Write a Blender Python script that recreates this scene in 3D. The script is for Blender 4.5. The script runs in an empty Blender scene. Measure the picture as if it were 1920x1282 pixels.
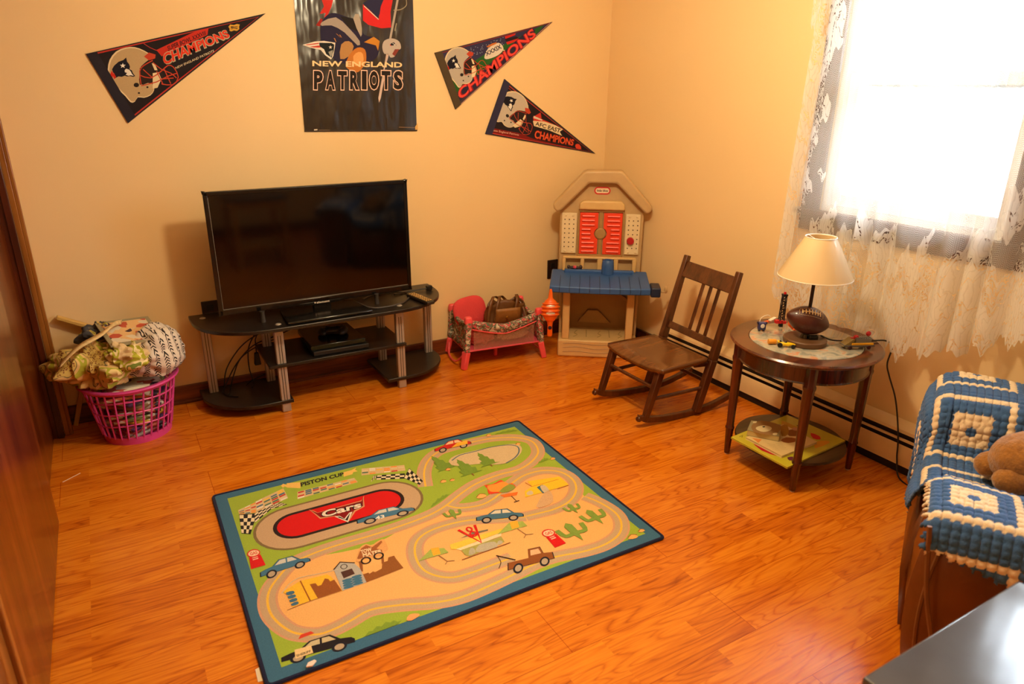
import bpy, bmesh, math, random
from mathutils import Vector, Matrix, noise
from math import sin, cos, pi, radians, sqrt, atan2, hypot
random.seed(7)
SC = bpy.context.scene
COL = SC.collection

# ------------------------------------------------------------------ camera
CAM_F, CAM_P, CAM_R, CAM_Y = 1311.1, 0.3503, 0.0073, 0.5246
CAM_O = Vector((-2.699, -3.5472, 1.4837))
def cam_axes():
    cy, sy, cp, sp = cos(CAM_Y), sin(CAM_Y), cos(CAM_P), sin(CAM_P)
    f = Vector((sy*cp, cy*cp, -sp)); r = Vector((cy, -sy, 0)); u = r.cross(f)
    cr, sr = cos(CAM_R), sin(CAM_R)
    return cr*r+sr*u, -sr*r+cr*u, f
RR, UU, FF = cam_axes()
cd = bpy.data.cameras.new('camera')
cd.sensor_fit = 'HORIZONTAL'; cd.sensor_width = 36; cd.lens = CAM_F/1920*36
cd.clip_start = 0.05; cd.clip_end = 200
cd.dof.use_dof = True; cd.dof.focus_distance = 3.1; cd.dof.aperture_fstop = 4.0
cam = bpy.data.objects.new('camera', cd); COL.objects.link(cam)
m3 = Matrix((RR, UU, -FF)).transposed()
cam.matrix_world = Matrix.Translation(CAM_O) @ m3.to_4x4()
SC.camera = cam
def ray(x, y):
    return FF + (x-960)/CAM_F*RR - (y-641)/CAM_F*UU
def bp(x, y, ax, val):            # pixel of the photograph -> point on an axis-aligned plane
    d = ray(x, y); t = (val-CAM_O[ax])/d[ax]; return CAM_O + d*t

# ------------------------------------------------------------------ colour management
vs = SC.view_settings
vs.view_transform = 'Standard'; vs.look = 'None'; vs.gamma = 1.0; vs.use_curve_mapping = False
vs.exposure = 0.60
SC.cycles.max_bounces = 10; SC.cycles.diffuse_bounces = 5; SC.cycles.transparent_max_bounces = 24
SC.cycles.sample_clamp_indirect = 6.0
SC.cycles.caustics_reflective = False; SC.cycles.caustics_refractive = False

# ------------------------------------------------------------------ daylight
W = bpy.data.worlds.new('overcast_sky'); SC.world = W; W.use_nodes = True
wn = W.node_tree.nodes; bgn = wn['Background']
bgn.inputs['Color'].default_value = (0.86, 0.93, 1.0, 1); bgn.inputs['Strength'].default_value = 15.0
def area(name, loc, rot, sx, sy, power, col, portal=False):
    l = bpy.data.lights.new(name, 'AREA'); l.shape = 'RECTANGLE'; l.size = sx; l.size_y = sy
    l.energy = power; l.color = col
    if portal: l.cycles.is_portal = True
    o = bpy.data.objects.new(name, l); COL.objects.link(o); o.location = loc; o.rotation_euler = rot
    return o
area('window_daylight_portal', (0.14, -1.93, 1.51), (0, radians(90), 0), 1.05, .74, 1, (1, 1, 1), True)
area('added_window_portal', (0.14, -2.87, 1.51), (0, radians(90), 0), 1.05, .74, 1, (1, 1, 1), True)  # portal of the added, unseen second window
# the room's ceiling lamp (its fixture is built further down)
def point(name, loc, power, col, rad):
    l = bpy.data.lights.new(name, 'POINT'); l.energy = power; l.color = col; l.shadow_soft_size = rad
    o = bpy.data.objects.new(name, l); COL.objects.link(o); o.location = loc; return o
point('ceiling_bulb', (-1.42, -1.80, 2.10), 52, (1.0, .81, .50), .09)
# ------------------------------------------------------------------ helpers: materials
def lin(c):
    return tuple(((v/255)/12.92 if v/255 <= .04045 else ((v/255+.055)/1.055)**2.4) for v in c)
MC = {}
def mat(name, rgb, rough=.5, metal=0, bump=0, bscale=80, coat=0, spec=.5, vary=0, vscale=20, trans=0, sheen=0):
    key = (name, tuple(rgb), rough, metal, bump, vary)
    if key in MC: return MC[key]
    m = bpy.data.materials.new(name); m.use_nodes = True; nt = m.node_tree; b = nt.nodes['Principled BSDF']
    c = lin(rgb)+(1,)
    b.inputs['Base Color'].default_value = c; b.inputs['Roughness'].default_value = rough
    b.inputs['Metallic'].default_value = metal; b.inputs['Coat Weight'].default_value = coat
    b.inputs['Specular IOR Level'].default_value = spec
    b.inputs['Sheen Weight'].default_value = sheen
    tc = nt.nodes.new('ShaderNodeTexCoord')
    n = nt.nodes.new('ShaderNodeTexNoise'); n.inputs['Scale'].default_value = vscale; n.inputs['Detail'].default_value = 4
    nt.links.new(tc.outputs['Object'], n.inputs['Vector'])
    v = vary if vary else .05
    mp = nt.nodes.new('ShaderNodeMapRange'); mp.inputs[3].default_value = 1-v; mp.inputs[4].default_value = 1+v
    mp.inputs[1].default_value = .25; mp.inputs[2].default_value = .75
    nt.links.new(n.outputs['Fac'], mp.inputs[0])
    vm = nt.nodes.new('ShaderNodeVectorMath'); vm.operation = 'SCALE'; vm.inputs[0].default_value = c[:3]
    nt.links.new(mp.outputs[0], vm.inputs['Scale']); nt.links.new(vm.outputs[0], b.inputs['Base Color'])
    if bump:
        n2 = nt.nodes.new('ShaderNodeTexNoise'); n2.inputs['Scale'].default_value = bscale; n2.inputs['Detail'].default_value = 5
        nt.links.new(tc.outputs['Object'], n2.inputs['Vector'])
        bn = nt.nodes.new('ShaderNodeBump'); bn.inputs['Strength'].default_value = bump; bn.inputs['Distance'].default_value = .003
        nt.links.new(n2.outputs['Fac'], bn.inputs['Height']); nt.links.new(bn.outputs[0], b.inputs['Normal'])
    MC[key] = m; return m

def N(nt, t, **kw):
    n = nt.nodes.new(t)
    for k, v in kw.items():
        if k in ('op', 'operation'): n.operation = v
        elif k.startswith('i'): n.inputs[int(k[1:])].default_value = v
        else: setattr(n, k, v)
    return n
def math_(nt, op, a, b=None, c=None, clamp=False):
    n = nt.nodes.new('ShaderNodeMath'); n.operation = op; n.use_clamp = clamp
    for i, v in enumerate((a, b, c)):
        if v is None: continue
        if isinstance(v, (int, float)): n.inputs[i].default_value = v
        else: nt.links.new(v, n.inputs[i])
    return n.outputs[0]
def ramp(nt, fac, stops):
    r = nt.nodes.new('ShaderNodeValToRGB'); e = r.color_ramp.elements
    while len(e) > 1: e.remove(e[-1])
    e[0].position = stops[0][0]; e[0].color = lin(stops[0][1])+(1,)
    for p, c in stops[1:]:
        x = e.new(p); x.color = lin(c)+(1,)
    nt.links.new(fac, r.inputs[0]); return r.outputs[0]

def wood(name, dark, mid, light, axis=0, scale=1.0, rough=.35, coat=.2, contrast=1.0, bump=.05):
    m = bpy.data.materials.new(name); m.use_nodes = True; nt = m.node_tree; b = nt.nodes['Principled BSDF']; L = nt.links
    tc = N(nt, 'ShaderNodeTexCoord'); mp = N(nt, 'ShaderNodeMapping')
    s = [26*scale]*3; s[axis] = 2.2*scale
    mp.inputs['Scale'].default_value = s; L.new(tc.outputs['Object'], mp.inputs[0])
    n1 = N(nt, 'ShaderNodeTexNoise'); n1.inputs['Scale'].default_value = 1; n1.inputs['Detail'].default_value = 6; n1.inputs['Distortion'].default_value = 1.2
    L.new(mp.outputs[0], n1.inputs['Vector'])
    mp2 = N(nt, 'ShaderNodeMapping'); s2 = [150*scale]*3; s2[axis] = 5*scale; mp2.inputs['Scale'].default_value = s2; L.new(tc.outputs['Object'], mp2.inputs[0])
    n2 = N(nt, 'ShaderNodeTexNoise'); n2.inputs['Scale'].default_value = 1; n2.inputs['Detail'].default_value = 3; L.new(mp2.outputs[0], n2.inputs['Vector'])
    f = math_(nt, 'ADD', math_(nt, 'MULTIPLY', n1.outputs['Fac'], .7), math_(nt, 'MULTIPLY', n2.outputs['Fac'], .3))
    c = ramp(nt, f, [(.5-.16/contrast, dark), (.5, mid), (.5+.16/contrast, light)])
    L.new(c, b.inputs['Base Color']); b.inputs['Roughness'].default_value = rough; b.inputs['Coat Weight'].default_value = coat
    b.inputs['Coat Roughness'].default_value = .15
    bn = N(nt, 'ShaderNodeBump'); bn.inputs['Strength'].default_value = bump; bn.inputs['Distance'].default_value = .002
    L.new(f, bn.inputs['Height']); L.new(bn.outputs[0], b.inputs['Normal'])
    return m

def floor_mat():
    m = bpy.data.materials.new('orange_oak_laminate'); m.use_nodes = True; nt = m.node_tree; b = nt.nodes['Principled BSDF']; L = nt.links
    tc = N(nt, 'ShaderNodeTexCoord'); O = tc.outputs['Object']
    def brick(w, h, off, c1, c2, mort):
        k = N(nt, 'ShaderNodeTexBrick'); k.offset = off; k.offset_frequency = 2; k.squash = 1
        k.inputs['Color1'].default_value = c1; k.inputs['Color2'].default_value = c2; k.inputs['Mortar'].default_value = (.0, .0, .0, 1)
        k.inputs['Scale'].default_value = 1; k.inputs['Mortar Size'].default_value = mort; k.inputs['Mortar Smooth'].default_value = .3
        k.inputs['Bias'].default_value = 0; k.inputs['Brick Width'].default_value = w; k.inputs['Row Height'].default_value = h
        L.new(O, k.inputs['Vector']); return k
    k1 = brick(.42, .064, .37, (0, 0, 0, 1), (1, 1, 1, 1), 0.0)
    k2 = brick(1.26, .192, .41, (1, 1, 1, 1), (1, 1, 1, 1), .0011)
    # per-strip value and a grain lookup shifted per strip
    vx = N(nt, 'ShaderNodeSeparateXYZ'); L.new(O, vx.inputs[0])
    sh = math_(nt, 'MULTIPLY', k1.outputs['Color'], 7.3)
    cx = N(nt, 'ShaderNodeCombineXYZ')
    L.new(math_(nt, 'MULTIPLY', vx.outputs[0], 1.35), cx.inputs[0])
    L.new(math_(nt, 'MULTIPLY', vx.outputs[1], 11.0), cx.inputs[1]); L.new(sh, cx.inputs[2])
    n1 = N(nt, 'ShaderNodeTexNoise'); n1.inputs['Scale'].default_value = 1.0; n1.inputs['Detail'].default_value = 2.0; n1.inputs['Distortion'].default_value = .3
    L.new(cx.outputs[0], n1.inputs['Vector'])
    rings = math_(nt, 'FRACT', math_(nt, 'MULTIPLY', n1.outputs['Fac'], 15.0))
    rg = math_(nt, 'POWER', math_(nt, 'ABSOLUTE', math_(nt, 'SUBTRACT', math_(nt, 'MULTIPLY', rings, 2.0), 1.0)), 3.0)
    cx2 = N(nt, 'ShaderNodeCombineXYZ')
    L.new(math_(nt, 'MULTIPLY', vx.outputs[0], 9.0), cx2.inputs[0])
    L.new(math_(nt, 'MULTIPLY', vx.outputs[1], 190.0), cx2.inputs[1]); L.new(sh, cx2.inputs[2])
    n2 = N(nt, 'ShaderNodeTexNoise'); n2.inputs['Scale'].default_value = 1.0; n2.inputs['Detail'].default_value = 3.0; L.new(cx2.outputs[0], n2.inputs['Vector'])
    n3 = N(nt, 'ShaderNodeTexNoise'); n3.inputs['Scale'].default_value = 3.0; n3.inputs['Detail'].default_value = 2.0; L.new(cx.outputs[0], n3.inputs['Vector'])
    pat = math_(nt, 'MULTIPLY', math_(nt, 'MULTIPLY', rg, .42), math_(nt, 'ADD', .25, n3.outputs['Fac']))
    f = math_(nt, 'SUBTRACT', .80, pat)
    f = math_(nt, 'ADD', f, math_(nt, 'MULTIPLY', math_(nt, 'SUBTRACT', n2.outputs['Fac'], .5), .75))
    f = math_(nt, 'ADD', f, math_(nt, 'MULTIPLY', math_(nt, 'SUBTRACT', k1.outputs['Color'], .5), .30))
    c = ramp(nt, f, [(.05, (118, 46, 5)), (.36, (172, 80, 10)), (.66, (206, 108, 18)), (1.0, (226, 134, 30))])
    mx = N(nt, 'ShaderNodeMix', data_type='RGBA', blend_type='MULTIPLY')
    mx.inputs[0].default_value = 1.0; L.new(c, mx.inputs[6])
    mm = ramp(nt, k2.outputs['Fac'], [(0.0, (255, 255, 255)), (1.0, (196, 150, 120))]); L.new(mm, mx.inputs[7])
    L.new(mx.outputs[2], b.inputs['Base Color'])
    b.inputs['Roughness'].default_value = .20; b.inputs['Specular IOR Level'].default_value = .55
    bn = N(nt, 'ShaderNodeBump'); bn.inputs['Strength'].default_value = .06; bn.inputs['Distance'].default_value = .001
    L.new(f, bn.inputs['Height']); L.new(bn.outputs[0], b.inputs['Normal'])
    return m

# ------------------------------------------------------------------ helpers: meshes
class MB:
    def __init__(s): s.v = []; s.f = []; s.mi = []; s.cur = 0
    def face(s, idx): s.f.append(idx); s.mi.append(s.cur)
    def add(s, vs_, fs):
        o = len(s.v); s.v += [tuple(v) for v in vs_]
        for f in fs: s.face([i+o for i in f])
        return s
    def box(s, c, d, M=None, taper=None):
        x, y, z = d[0]/2, d[1]/2, d[2]/2; vs_ = []
        for k in (-1, 1):
            t = 1 if (taper is None or k < 0) else taper
            for a, b in ((-1, -1), (1, -1), (1, 1), (-1, 1)): vs_.append(Vector((a*x*t, b*y*t, k*z)))
        if M is not None: vs_ = [M @ v for v in vs_]
        vs_ = [v+Vector(c) for v in vs_]
        return s.add(vs_, [(3, 2, 1, 0), (4, 5, 6, 7), (0, 1, 5, 4), (1, 2, 6, 5), (2, 3, 7, 6), (3, 0, 4, 7)])
    def bar(s, p, q, w, h, up=(0, 0, 1), w2=None, h2=None):
        p = Vector(p); q = Vector(q); d = (q-p).normalized(); up = Vector(up)
        if abs(d.dot(up)) > .99: up = Vector((1, 0, 0))
        r = d.cross(up).normalized(); u = r.cross(d); w2 = w2 or w; h2 = h2 or h; vs_ = []
        for c, a, b in ((p, w, h), (q, w2, h2)):
            for i, j in ((-1, -1), (1, -1), (1, 1), (-1, 1)): vs_.append(c+r*i*a/2+u*j*b/2)
        return s.add(vs_, [(3, 2, 1, 0), (4, 5, 6, 7), (0, 1, 5, 4), (1, 2, 6, 5), (2, 3, 7, 6), (3, 0, 4, 7)])
    def tube(s, pts, r, n=8, rs=None, cap=True):
        pts = [Vector(p) for p in pts]; rings = []; prev = None
        for i, p in enumerate(pts):
            d = (pts[min(i+1, len(pts)-1)]-pts[max(i-1, 0)]).normalized()
            if prev is None:
                a = d.cross(Vector((0, 0, 1)))
                if a.length < .05: a = d.cross(Vector((1, 0, 0)))
            else: a = prev-d*prev.dot(d)
            a.normalize(); prev = a; b = d.cross(a); rr = rs[i] if rs else r
            rings.append([p+a*cos(2*pi*k/n)*rr+b*sin(2*pi*k/n)*rr for k in range(n)])
        fs = []
        for i in range(len(pts)-1):
            for k in range(n): fs.append((i*n+k, i*n+(k+1) % n, (i+1)*n+(k+1) % n, (i+1)*n+k))
        if cap: fs += [tuple(range(n))[::-1], tuple((len(pts)-1)*n+k for k in range(n))]
        return s.add([v for r_ in rings for v in r_], fs)
    def lathe(s, prof, c=(0, 0, 0), n=32, M=None, sx=1, sy=1, closed=False, a0=0, a1=2*pi):
        full = abs(a1-a0-2*pi) < 1e-6; m = n if full else n+1; vs_ = []
        for r, z in prof:
            for k in range(m):
                a = a0+(a1-a0)*k/n; v = Vector((r*cos(a)*sx, r*sin(a)*sy, z))
                if M is not None: v = M @ v
                vs_.append(v+Vector(c))
        fs = []
        for i in range(len(prof)-1 + (1 if closed else 0)):
            j = (i+1) % len(prof)
            for k in range(n):
                k2 = (k+1) % m
                fs.append((i*m+k, i*m+k2, j*m+k2, j*m+k))
        if not closed and full:
            if prof[0][0] > 1e-6: fs.append(tuple(range(m))[::-1])
            if prof[-1][0] > 1e-6: fs.append(tuple((len(prof)-1)*m+k for k in range(m)))
        return s.add(vs_, fs)
    def ell(s, c, r, n=16, m=10, M=None, fn=None):
        vs_ = []
        for i in range(m+1):
            t = pi*i/m
            for k in range(n):
                a = 2*pi*k/n; v = Vector((sin(t)*cos(a)*r[0], sin(t)*sin(a)*r[1], cos(t)*r[2]))
                if fn: v = fn(v, t, a)
                if M is not None: v = M @ v
                vs_.append(v+Vector(c))
        fs = [(i*n+k, (i+1)*n+k, (i+1)*n+(k+1) % n, i*n+(k+1) % n) for i in range(m) for k in range(n)]
        return s.add(vs_, fs)
    def prism(s, poly, z0, z1, M=None, c=(0, 0, 0)):      # polygon in xy extruded z0..z1
        n = len(poly); vs_ = [Vector((x, y, z0)) for x, y in poly]+[Vector((x, y, z1)) for x, y in poly]
        if M is not None: vs_ = [M @ v for v in vs_]
        vs_ = [v+Vector(c) for v in vs_]
        fs = [tuple(range(n))[::-1], tuple(range(n, 2*n))]+[(i, (i+1) % n, n+(i+1) % n, n+i) for i in range(n)]
        return s.add(vs_, fs)
    def grid(s, fn, nu, nv, thick=0):
        vs_ = [Vector(fn(i/nu, j/nv)) for j in range(nv+1) for i in range(nu+1)]
        return s.add(vs_, [(j*(nu+1)+i, j*(nu+1)+i+1, (j+1)*(nu+1)+i+1, (j+1)*(nu+1)+i) for j in range(nv) for i in range(nu)])
    def build(s, name, mats, parent=None, smooth=35, bevel=0, seg=2, weld=True, recalc=True, solid=0, subsurf=0):
        me = bpy.data.meshes.new(name); me.from_pydata(s.v, [], s.f)
        if not isinstance(mats, (list, tuple)): mats = [mats]
        for m in mats: me.materials.append(m)
        me.polygons.foreach_set('material_index', s.mi); me.update()
        bm = bmesh.new(); bm.from_mesh(me)
        if weld: bmesh.ops.remove_doubles(bm, verts=bm.verts, dist=1e-5)
        if recalc: bmesh.ops.recalc_face_normals(bm, faces=bm.faces)
        bm.to_mesh(me); bm.free()
        if smooth:
            me.polygons.foreach_set('use_smooth', [True]*len(me.polygons)); me.set_sharp_from_angle(angle=radians(smooth))
        o = bpy.data.objects.new(name, me); COL.objects.link(o)
        if parent: o.parent = parent
        if solid:
            k = o.modifiers.new('s', 'SOLIDIFY'); k.thickness = solid; k.offset = 0
        if subsurf:
            k = o.modifiers.new('ss', 'SUBSURF'); k.levels = k.render_levels = subsurf
        if bevel:
            k = o.modifiers.new('b', 'BEVEL'); k.width = bevel; k.segments = seg; k.limit_method = 'ANGLE'; k.angle_limit = radians(40)
        return o

def tag(o, label=None, cat=None, group=None, kind=None):
    if label: o['label'] = label
    if cat: o['category'] = cat
    if group: o['group'] = group
    if kind: o['kind'] = kind
    return o
def thing(name, loc, rz, label, cat, group=None):
    o = bpy.data.objects.new(name, None); COL.objects.link(o); o.empty_display_size = .05
    o.location = loc; o.rotation_euler = (0, 0, rz); return tag(o, label, cat, group)
def struct(o): o['kind'] = 'structure'; return o
def rotm(ax, deg): return Matrix.Rotation(radians(deg), 3, ax)
def smoothpts(pts, k=6, closed=False):
    P_ = [Vector(p) for p in pts]; n = len(P_); out = []
    rng = range(n) if closed else range(n-1)
    for i in rng:
        if closed: a, b, c, d = P_[(i-1) % n], P_[i], P_[(i+1) % n], P_[(i+2) % n]
        else: a, b, c, d = P_[max(i-1, 0)], P_[i], P_[i+1], P_[min(i+2, n-1)]
        for j in range(k):
            t = j/k; out.append(.5*((2*b)+(c-a)*t+(2*a-5*b+4*c-d)*t*t+(3*b-a-3*c+d)*t**3))
    if not closed: out.append(P_[-1])
    return out

# ------------------------------------------------------------------ helpers: flat printed art
_TX = {}
def text_polys(s, bold=0.0):
    key = (s, bold)
    if key in _TX: return _TX[key]
    cu = bpy.data.curves.new('lettering', 'FONT'); cu.body = s; cu.size = 1; cu.resolution_u = 3; cu.offset = bold
    ob = bpy.data.objects.new('lettering', cu); me = bpy.data.meshes.new_from_object(ob)
    vs_ = [v.co.copy() for v in me.vertices]; fs = [tuple(p.vertices) for p in me.polygons]
    bpy.data.objects.remove(ob); bpy.data.curves.remove(cu); bpy.data.meshes.remove(me)
    x0 = min(v.x for v in vs_); x1 = max(v.x for v in vs_); y0 = min(v.y for v in vs_); y1 = max(v.y for v in vs_)
    vs_ = [((v.x-x0)/(x1-x0), (v.y-y0)/(y1-y0)) for v in vs_]
    _TX[key] = (vs_, fs); return _TX[key]
class Art:
    """printed artwork on a plane: to2 turns a pixel of the photo into plane coordinates, to3 lifts them with a layer height"""
    def __init__(s, to2, to3, step=.00002):
        s.to2 = to2; s.to3 = to3; s.mb = MB(); s.mats = []; s.idx = {}; s.h = step; s.step = step
    def setc(s, rgb, rough=.8):
        k = tuple(rgb)
        if k not in s.idx: s.idx[k] = len(s.mats); s.mats.append(mat('printed_colour', rgb, rough, vary=.07, vscale=400, spec=.2))
        s.mb.cur = s.idx[k]
    def lay(s): s.h += s.step
    def poly2(s, pts, rgb, lay=True):
        s.setc(rgb)
        if lay: s.lay()
        s.mb.add([s.to3(x, y, s.h) for x, y in pts], [tuple(range(len(pts)))])
    def poly(s, px, rgb, sm=0, lay=True):
        p = [s.to2(*q) for q in px]
        if sm: p = [(v.x, v.y) for v in smoothpts([(a, b, 0) for a, b in p], sm, True)]
        s.poly2(p, rgb, lay)
    def stroke2(s, pts, w, rgb, sm=0, closed=False, lay=True):
        P_ = [Vector((a, b, 0)) for a, b in pts]
        if sm: P_ = smoothpts(P_, sm, closed)
        s.setc(rgb)
        if lay: s.lay()
        n = len(P_); L_ = []; 
        for i in range(n):
            if closed: d = P_[(i+1) % n]-P_[i-1]
            else: d = P_[min(i+1, n-1)]-P_[max(i-1, 0)]
            d.normalize(); q = Vector((-d.y, d.x, 0))*w/2; L_ += [P_[i]+q, P_[i]-q]
        fs = [(2*i, 2*i+1, 2*((i+1) % n)+1, 2*((i+1) % n)) for i in range(n if closed else n-1)]
        s.mb.add([s.to3(v.x, v.y, s.h) for v in L_], fs)
    def stroke(s, px, w, rgb, sm=0, closed=False, lay=True): s.stroke2([s.to2(*q) for q in px], w, rgb, sm, closed, lay)
    def quadmap(s, quad):
        bl, br, tr, tl = quad if isinstance(quad, tuple) else [s.to2(*q) for q in quad]
        def f(u, v):
            return tuple((1-u)*(1-v)*bl[i]+u*(1-v)*br[i]+u*v*tr[i]+(1-u)*v*tl[i] for i in (0, 1))
        return f
    def text(s, t, quad, rgb, bold=.0, lay=True, arch=0):
        vs_, fs = text_polys(t, bold); f = s.quadmap(quad); s.setc(rgb)
        if lay: s.lay()
        pp = [f(u, v+arch*4*u*(1-u)) for u, v in vs_]
        s.mb.add([s.to3(x, y, s.h) for x, y in pp], fs)
    def shape(s, polys, quad, rgb, sm=0):
        f = s.quadmap(quad); s.lay(); s.setc(rgb)
        for p in polys:
            q = [f(u, v) for u, v in p]
            if sm: q = [(v.x, v.y) for v in smoothpts([(a, b, 0) for a, b in q], sm, True)]
            s.mb.add([s.to3(x, y, s.h) for x, y in q], [tuple(range(len(q)))])
    def build(s, name, parent): return s.mb.build(name, s.mats, parent, smooth=0, weld=False, recalc=False)
# ================================================================== THE ROOM
H = 2.42; XL = -3.03; YR = -4.7
WALLC = (235, 204, 152)
def wall_mat():
    m = mat('cream_wall_paint', WALLC, .62, bump=.06, bscale=60, spec=.3, vary=.015, vscale=2); return m
M_wall = wall_mat()
M_trimwood = wood('dark_walnut_trim', (40, 16, 6), (72, 30, 12), (98, 46, 20), axis=0, rough=.35)
M_base = wood('brown_baseboard_wood', (60, 24, 10), (104, 48, 20), (134, 70, 32), axis=0, rough=.4)
M_white = mat('white_vinyl', (238, 240, 244), .35)
fl = MB(); fl.box(((XL+0)/2-.05, YR/2, -.05), (-XL+.3, -YR+.2, .1)); struct(fl.build('floor', floor_mat(), smooth=0))
c = MB(); c.box((XL/2, YR/2, H+.05), (-XL+.3, -YR+.2, .1)); struct(c.build('ceiling', mat('ceiling_white', (236, 226, 206), .8), smooth=0))
w = MB(); w.box((XL/2, .06, H/2), (-XL+.4, .12, H)); struct(w.build('wall_back', M_wall, smooth=0))
w = MB(); w.box((XL/2, YR-.06, H/2), (-XL+.4, .12, H)); struct(w.build('wall_rear', M_wall, smooth=0))
# right wall with the window opening
WY0, WY1, WZ0, WZ1 = -2.32, -1.55, .98, 2.06
w = MB()
def wallpiece(y0, y1, z0, z1): w.box((.065, (y0+y1)/2, (z0+z1)/2), (.13, y1-y0, z1-z0))
VY0, VY1 = -3.26, -2.49  # second opening, out of view, added to let in more daylight
wallpiece(YR, VY0, 0, H); wallpiece(VY1, WY0, 0, H); wallpiece(WY1, 0, 0, H)
for ya, yb in ((WY0, WY1), (VY0, VY1)): wallpiece(ya, yb, 0, WZ0); wallpiece(ya, yb, WZ1, H)
struct(w.build('wall_right', M_wall, smooth=0))
# left wall with the closet opening
w = MB(); CY0, CY1 = -2.10, -.13
def lw(y0, y1, z0, z1): w.box((XL-.06, (y0+y1)/2, (z0+z1)/2), (.12, y1-y0, z1-z0))
lw(YR, CY0, 0, H); lw(CY1, 0, 0, H); lw(CY0, CY1, 2.05, H)
struct(w.build('wall_left', M_wall, smooth=0))
w = MB(); w.box((XL-.14, (CY0+CY1)/2, 1.02), (.02, CY1-CY0, 2.04)); struct(w.build('wall_closet', mat('closet_dark', (60, 45, 30), .8), smooth=0))
# baseboards
bb = MB(); bb.box((XL/2, -.008, .045), (-XL, .016, .09)); bb.box((XL/2, -.012, .008), (-XL, .024, .016))
struct(bb.build('baseboard_back', M_base, bevel=.003))
bb = MB(); bb.box((-.009, -.34, .05), (.018, .68, .10))
bb.box((-.014, -.34, .008), (.028, .68, .016))
o = bb.build('baseboard_right', M_trimwood, bevel=.003); struct(o)
bb = MB(); bb.box((XL/2, YR+.008, .045), (-XL, .016, .09)); struct(bb.build('baseboard_rear', M_base, bevel=.003))
bb = MB(); bb.box((XL+.008, (YR-2.2)/2, .045), (.016, -YR-2.2, .09)); struct(bb.build('baseboard_left', M_base, bevel=.003))
# closet door: casing, two sliding panels, brass pull
M_door = wood('red_brown_closet_veneer', (60, 22, 5), (94, 40, 10), (126, 62, 20), axis=2, scale=.35, rough=.28, coat=.3)
M_case = wood('golden_closet_casing', (110, 62, 22), (146, 90, 34), (170, 112, 50), axis=2, scale=.6, rough=.3)
d = MB()
d.box((XL+.01, -.065, 1.03), (.02, .13, 2.06)); d.box((XL+.026, -.118, 1.03), (.014, .022, 2.06))
d.box((XL+.01, -2.14, 1.03), (.02, .08, 2.06)); d.box((XL+.024, -2.115, 1.03), (.012, .022, 2.06))
d.box((XL+.01, (CY0+CY1)/2, 2.09), (.02, 2.05, .08))
dr = d.build('door_1', M_case, bevel=.003); struct(dr)
p = MB(); p.box((XL-.06, CY1-.006, 1.02), (.118, .012, 2.04)); p.box((XL-.012, CY1-.010, 1.02), (.024, .020, 2.04)); p.build('side_jamb', wood('dark_red_jamb', (46, 12, 4), (74, 24, 8), (96, 38, 14), axis=2, scale=.6, rough=.3), dr, bevel=.002)
p = MB(); p.box((XL-.055, -.635, 1.02), (.03, .97, 2.02)); o = p.build('rear_sliding_panel', M_door, dr, bevel=.003)
p = MB(); p.box((XL-.018, -1.50, 1.02), (.03, 1.20, 2.02)); o = p.build('front_sliding_panel', M_door, dr, bevel=.003)
k = MB(); k.lathe([(0, .004), (.016, .004), (.024, .010), (.027, .004), (.028, 0)], n=24, M=rotm('Y', 90), c=(XL-.040, -.46, 1.0))
o = k.build('door_pull', mat('polished_brass', (230, 190, 110), .25, metal=1), dr); o['label'] = 'round brass finger pull'
# window: jamb frame, sashes, panes, sill, wooden casing
def ring(mb, x0, x1, y0, y1, z0, z1, t, tb=None):
    tb = tb or t; xc = (x0+x1)/2; dx = x1-x0
    mb.box((xc, (y0+y1)/2, z0+tb/2), (dx, y1-y0, tb)); mb.box((xc, (y0+y1)/2, z1-t/2), (dx, y1-y0, t))
    mb.box((xc, y0+t/2, (z0+z1)/2), (dx, t, z1-z0-2*min(t, tb))); mb.box((xc, y1-t/2, (z0+z1)/2), (dx, t, z1-z0-2*min(t, tb)))
def glass():
    m = bpy.data.materials.new('window_glass'); m.use_nodes = True; nt = m.node_tree; nt.nodes.clear()
    o = nt.nodes.new('ShaderNodeOutputMaterial'); t = nt.nodes.new('ShaderNodeBsdfTransparent'); g = nt.nodes.new('ShaderNodeBsdfGlossy')
    g.inputs['Roughness'].default_value = .02; t.inputs[0].default_value = (.95, .97, .98, 1)
    fr = nt.nodes.new('ShaderNodeFresnel'); fr.inputs[0].default_value = 1.35; mx = nt.nodes.new('ShaderNodeMixShader')
    nt.links.new(fr.outputs[0], mx.inputs[0]); nt.links.new(t.outputs[0], mx.inputs[1]); nt.links.new(g.outputs[0], mx.inputs[2]); nt.links.new(mx.outputs[0], o.inputs[0])
    return m
M_glass = glass()
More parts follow.
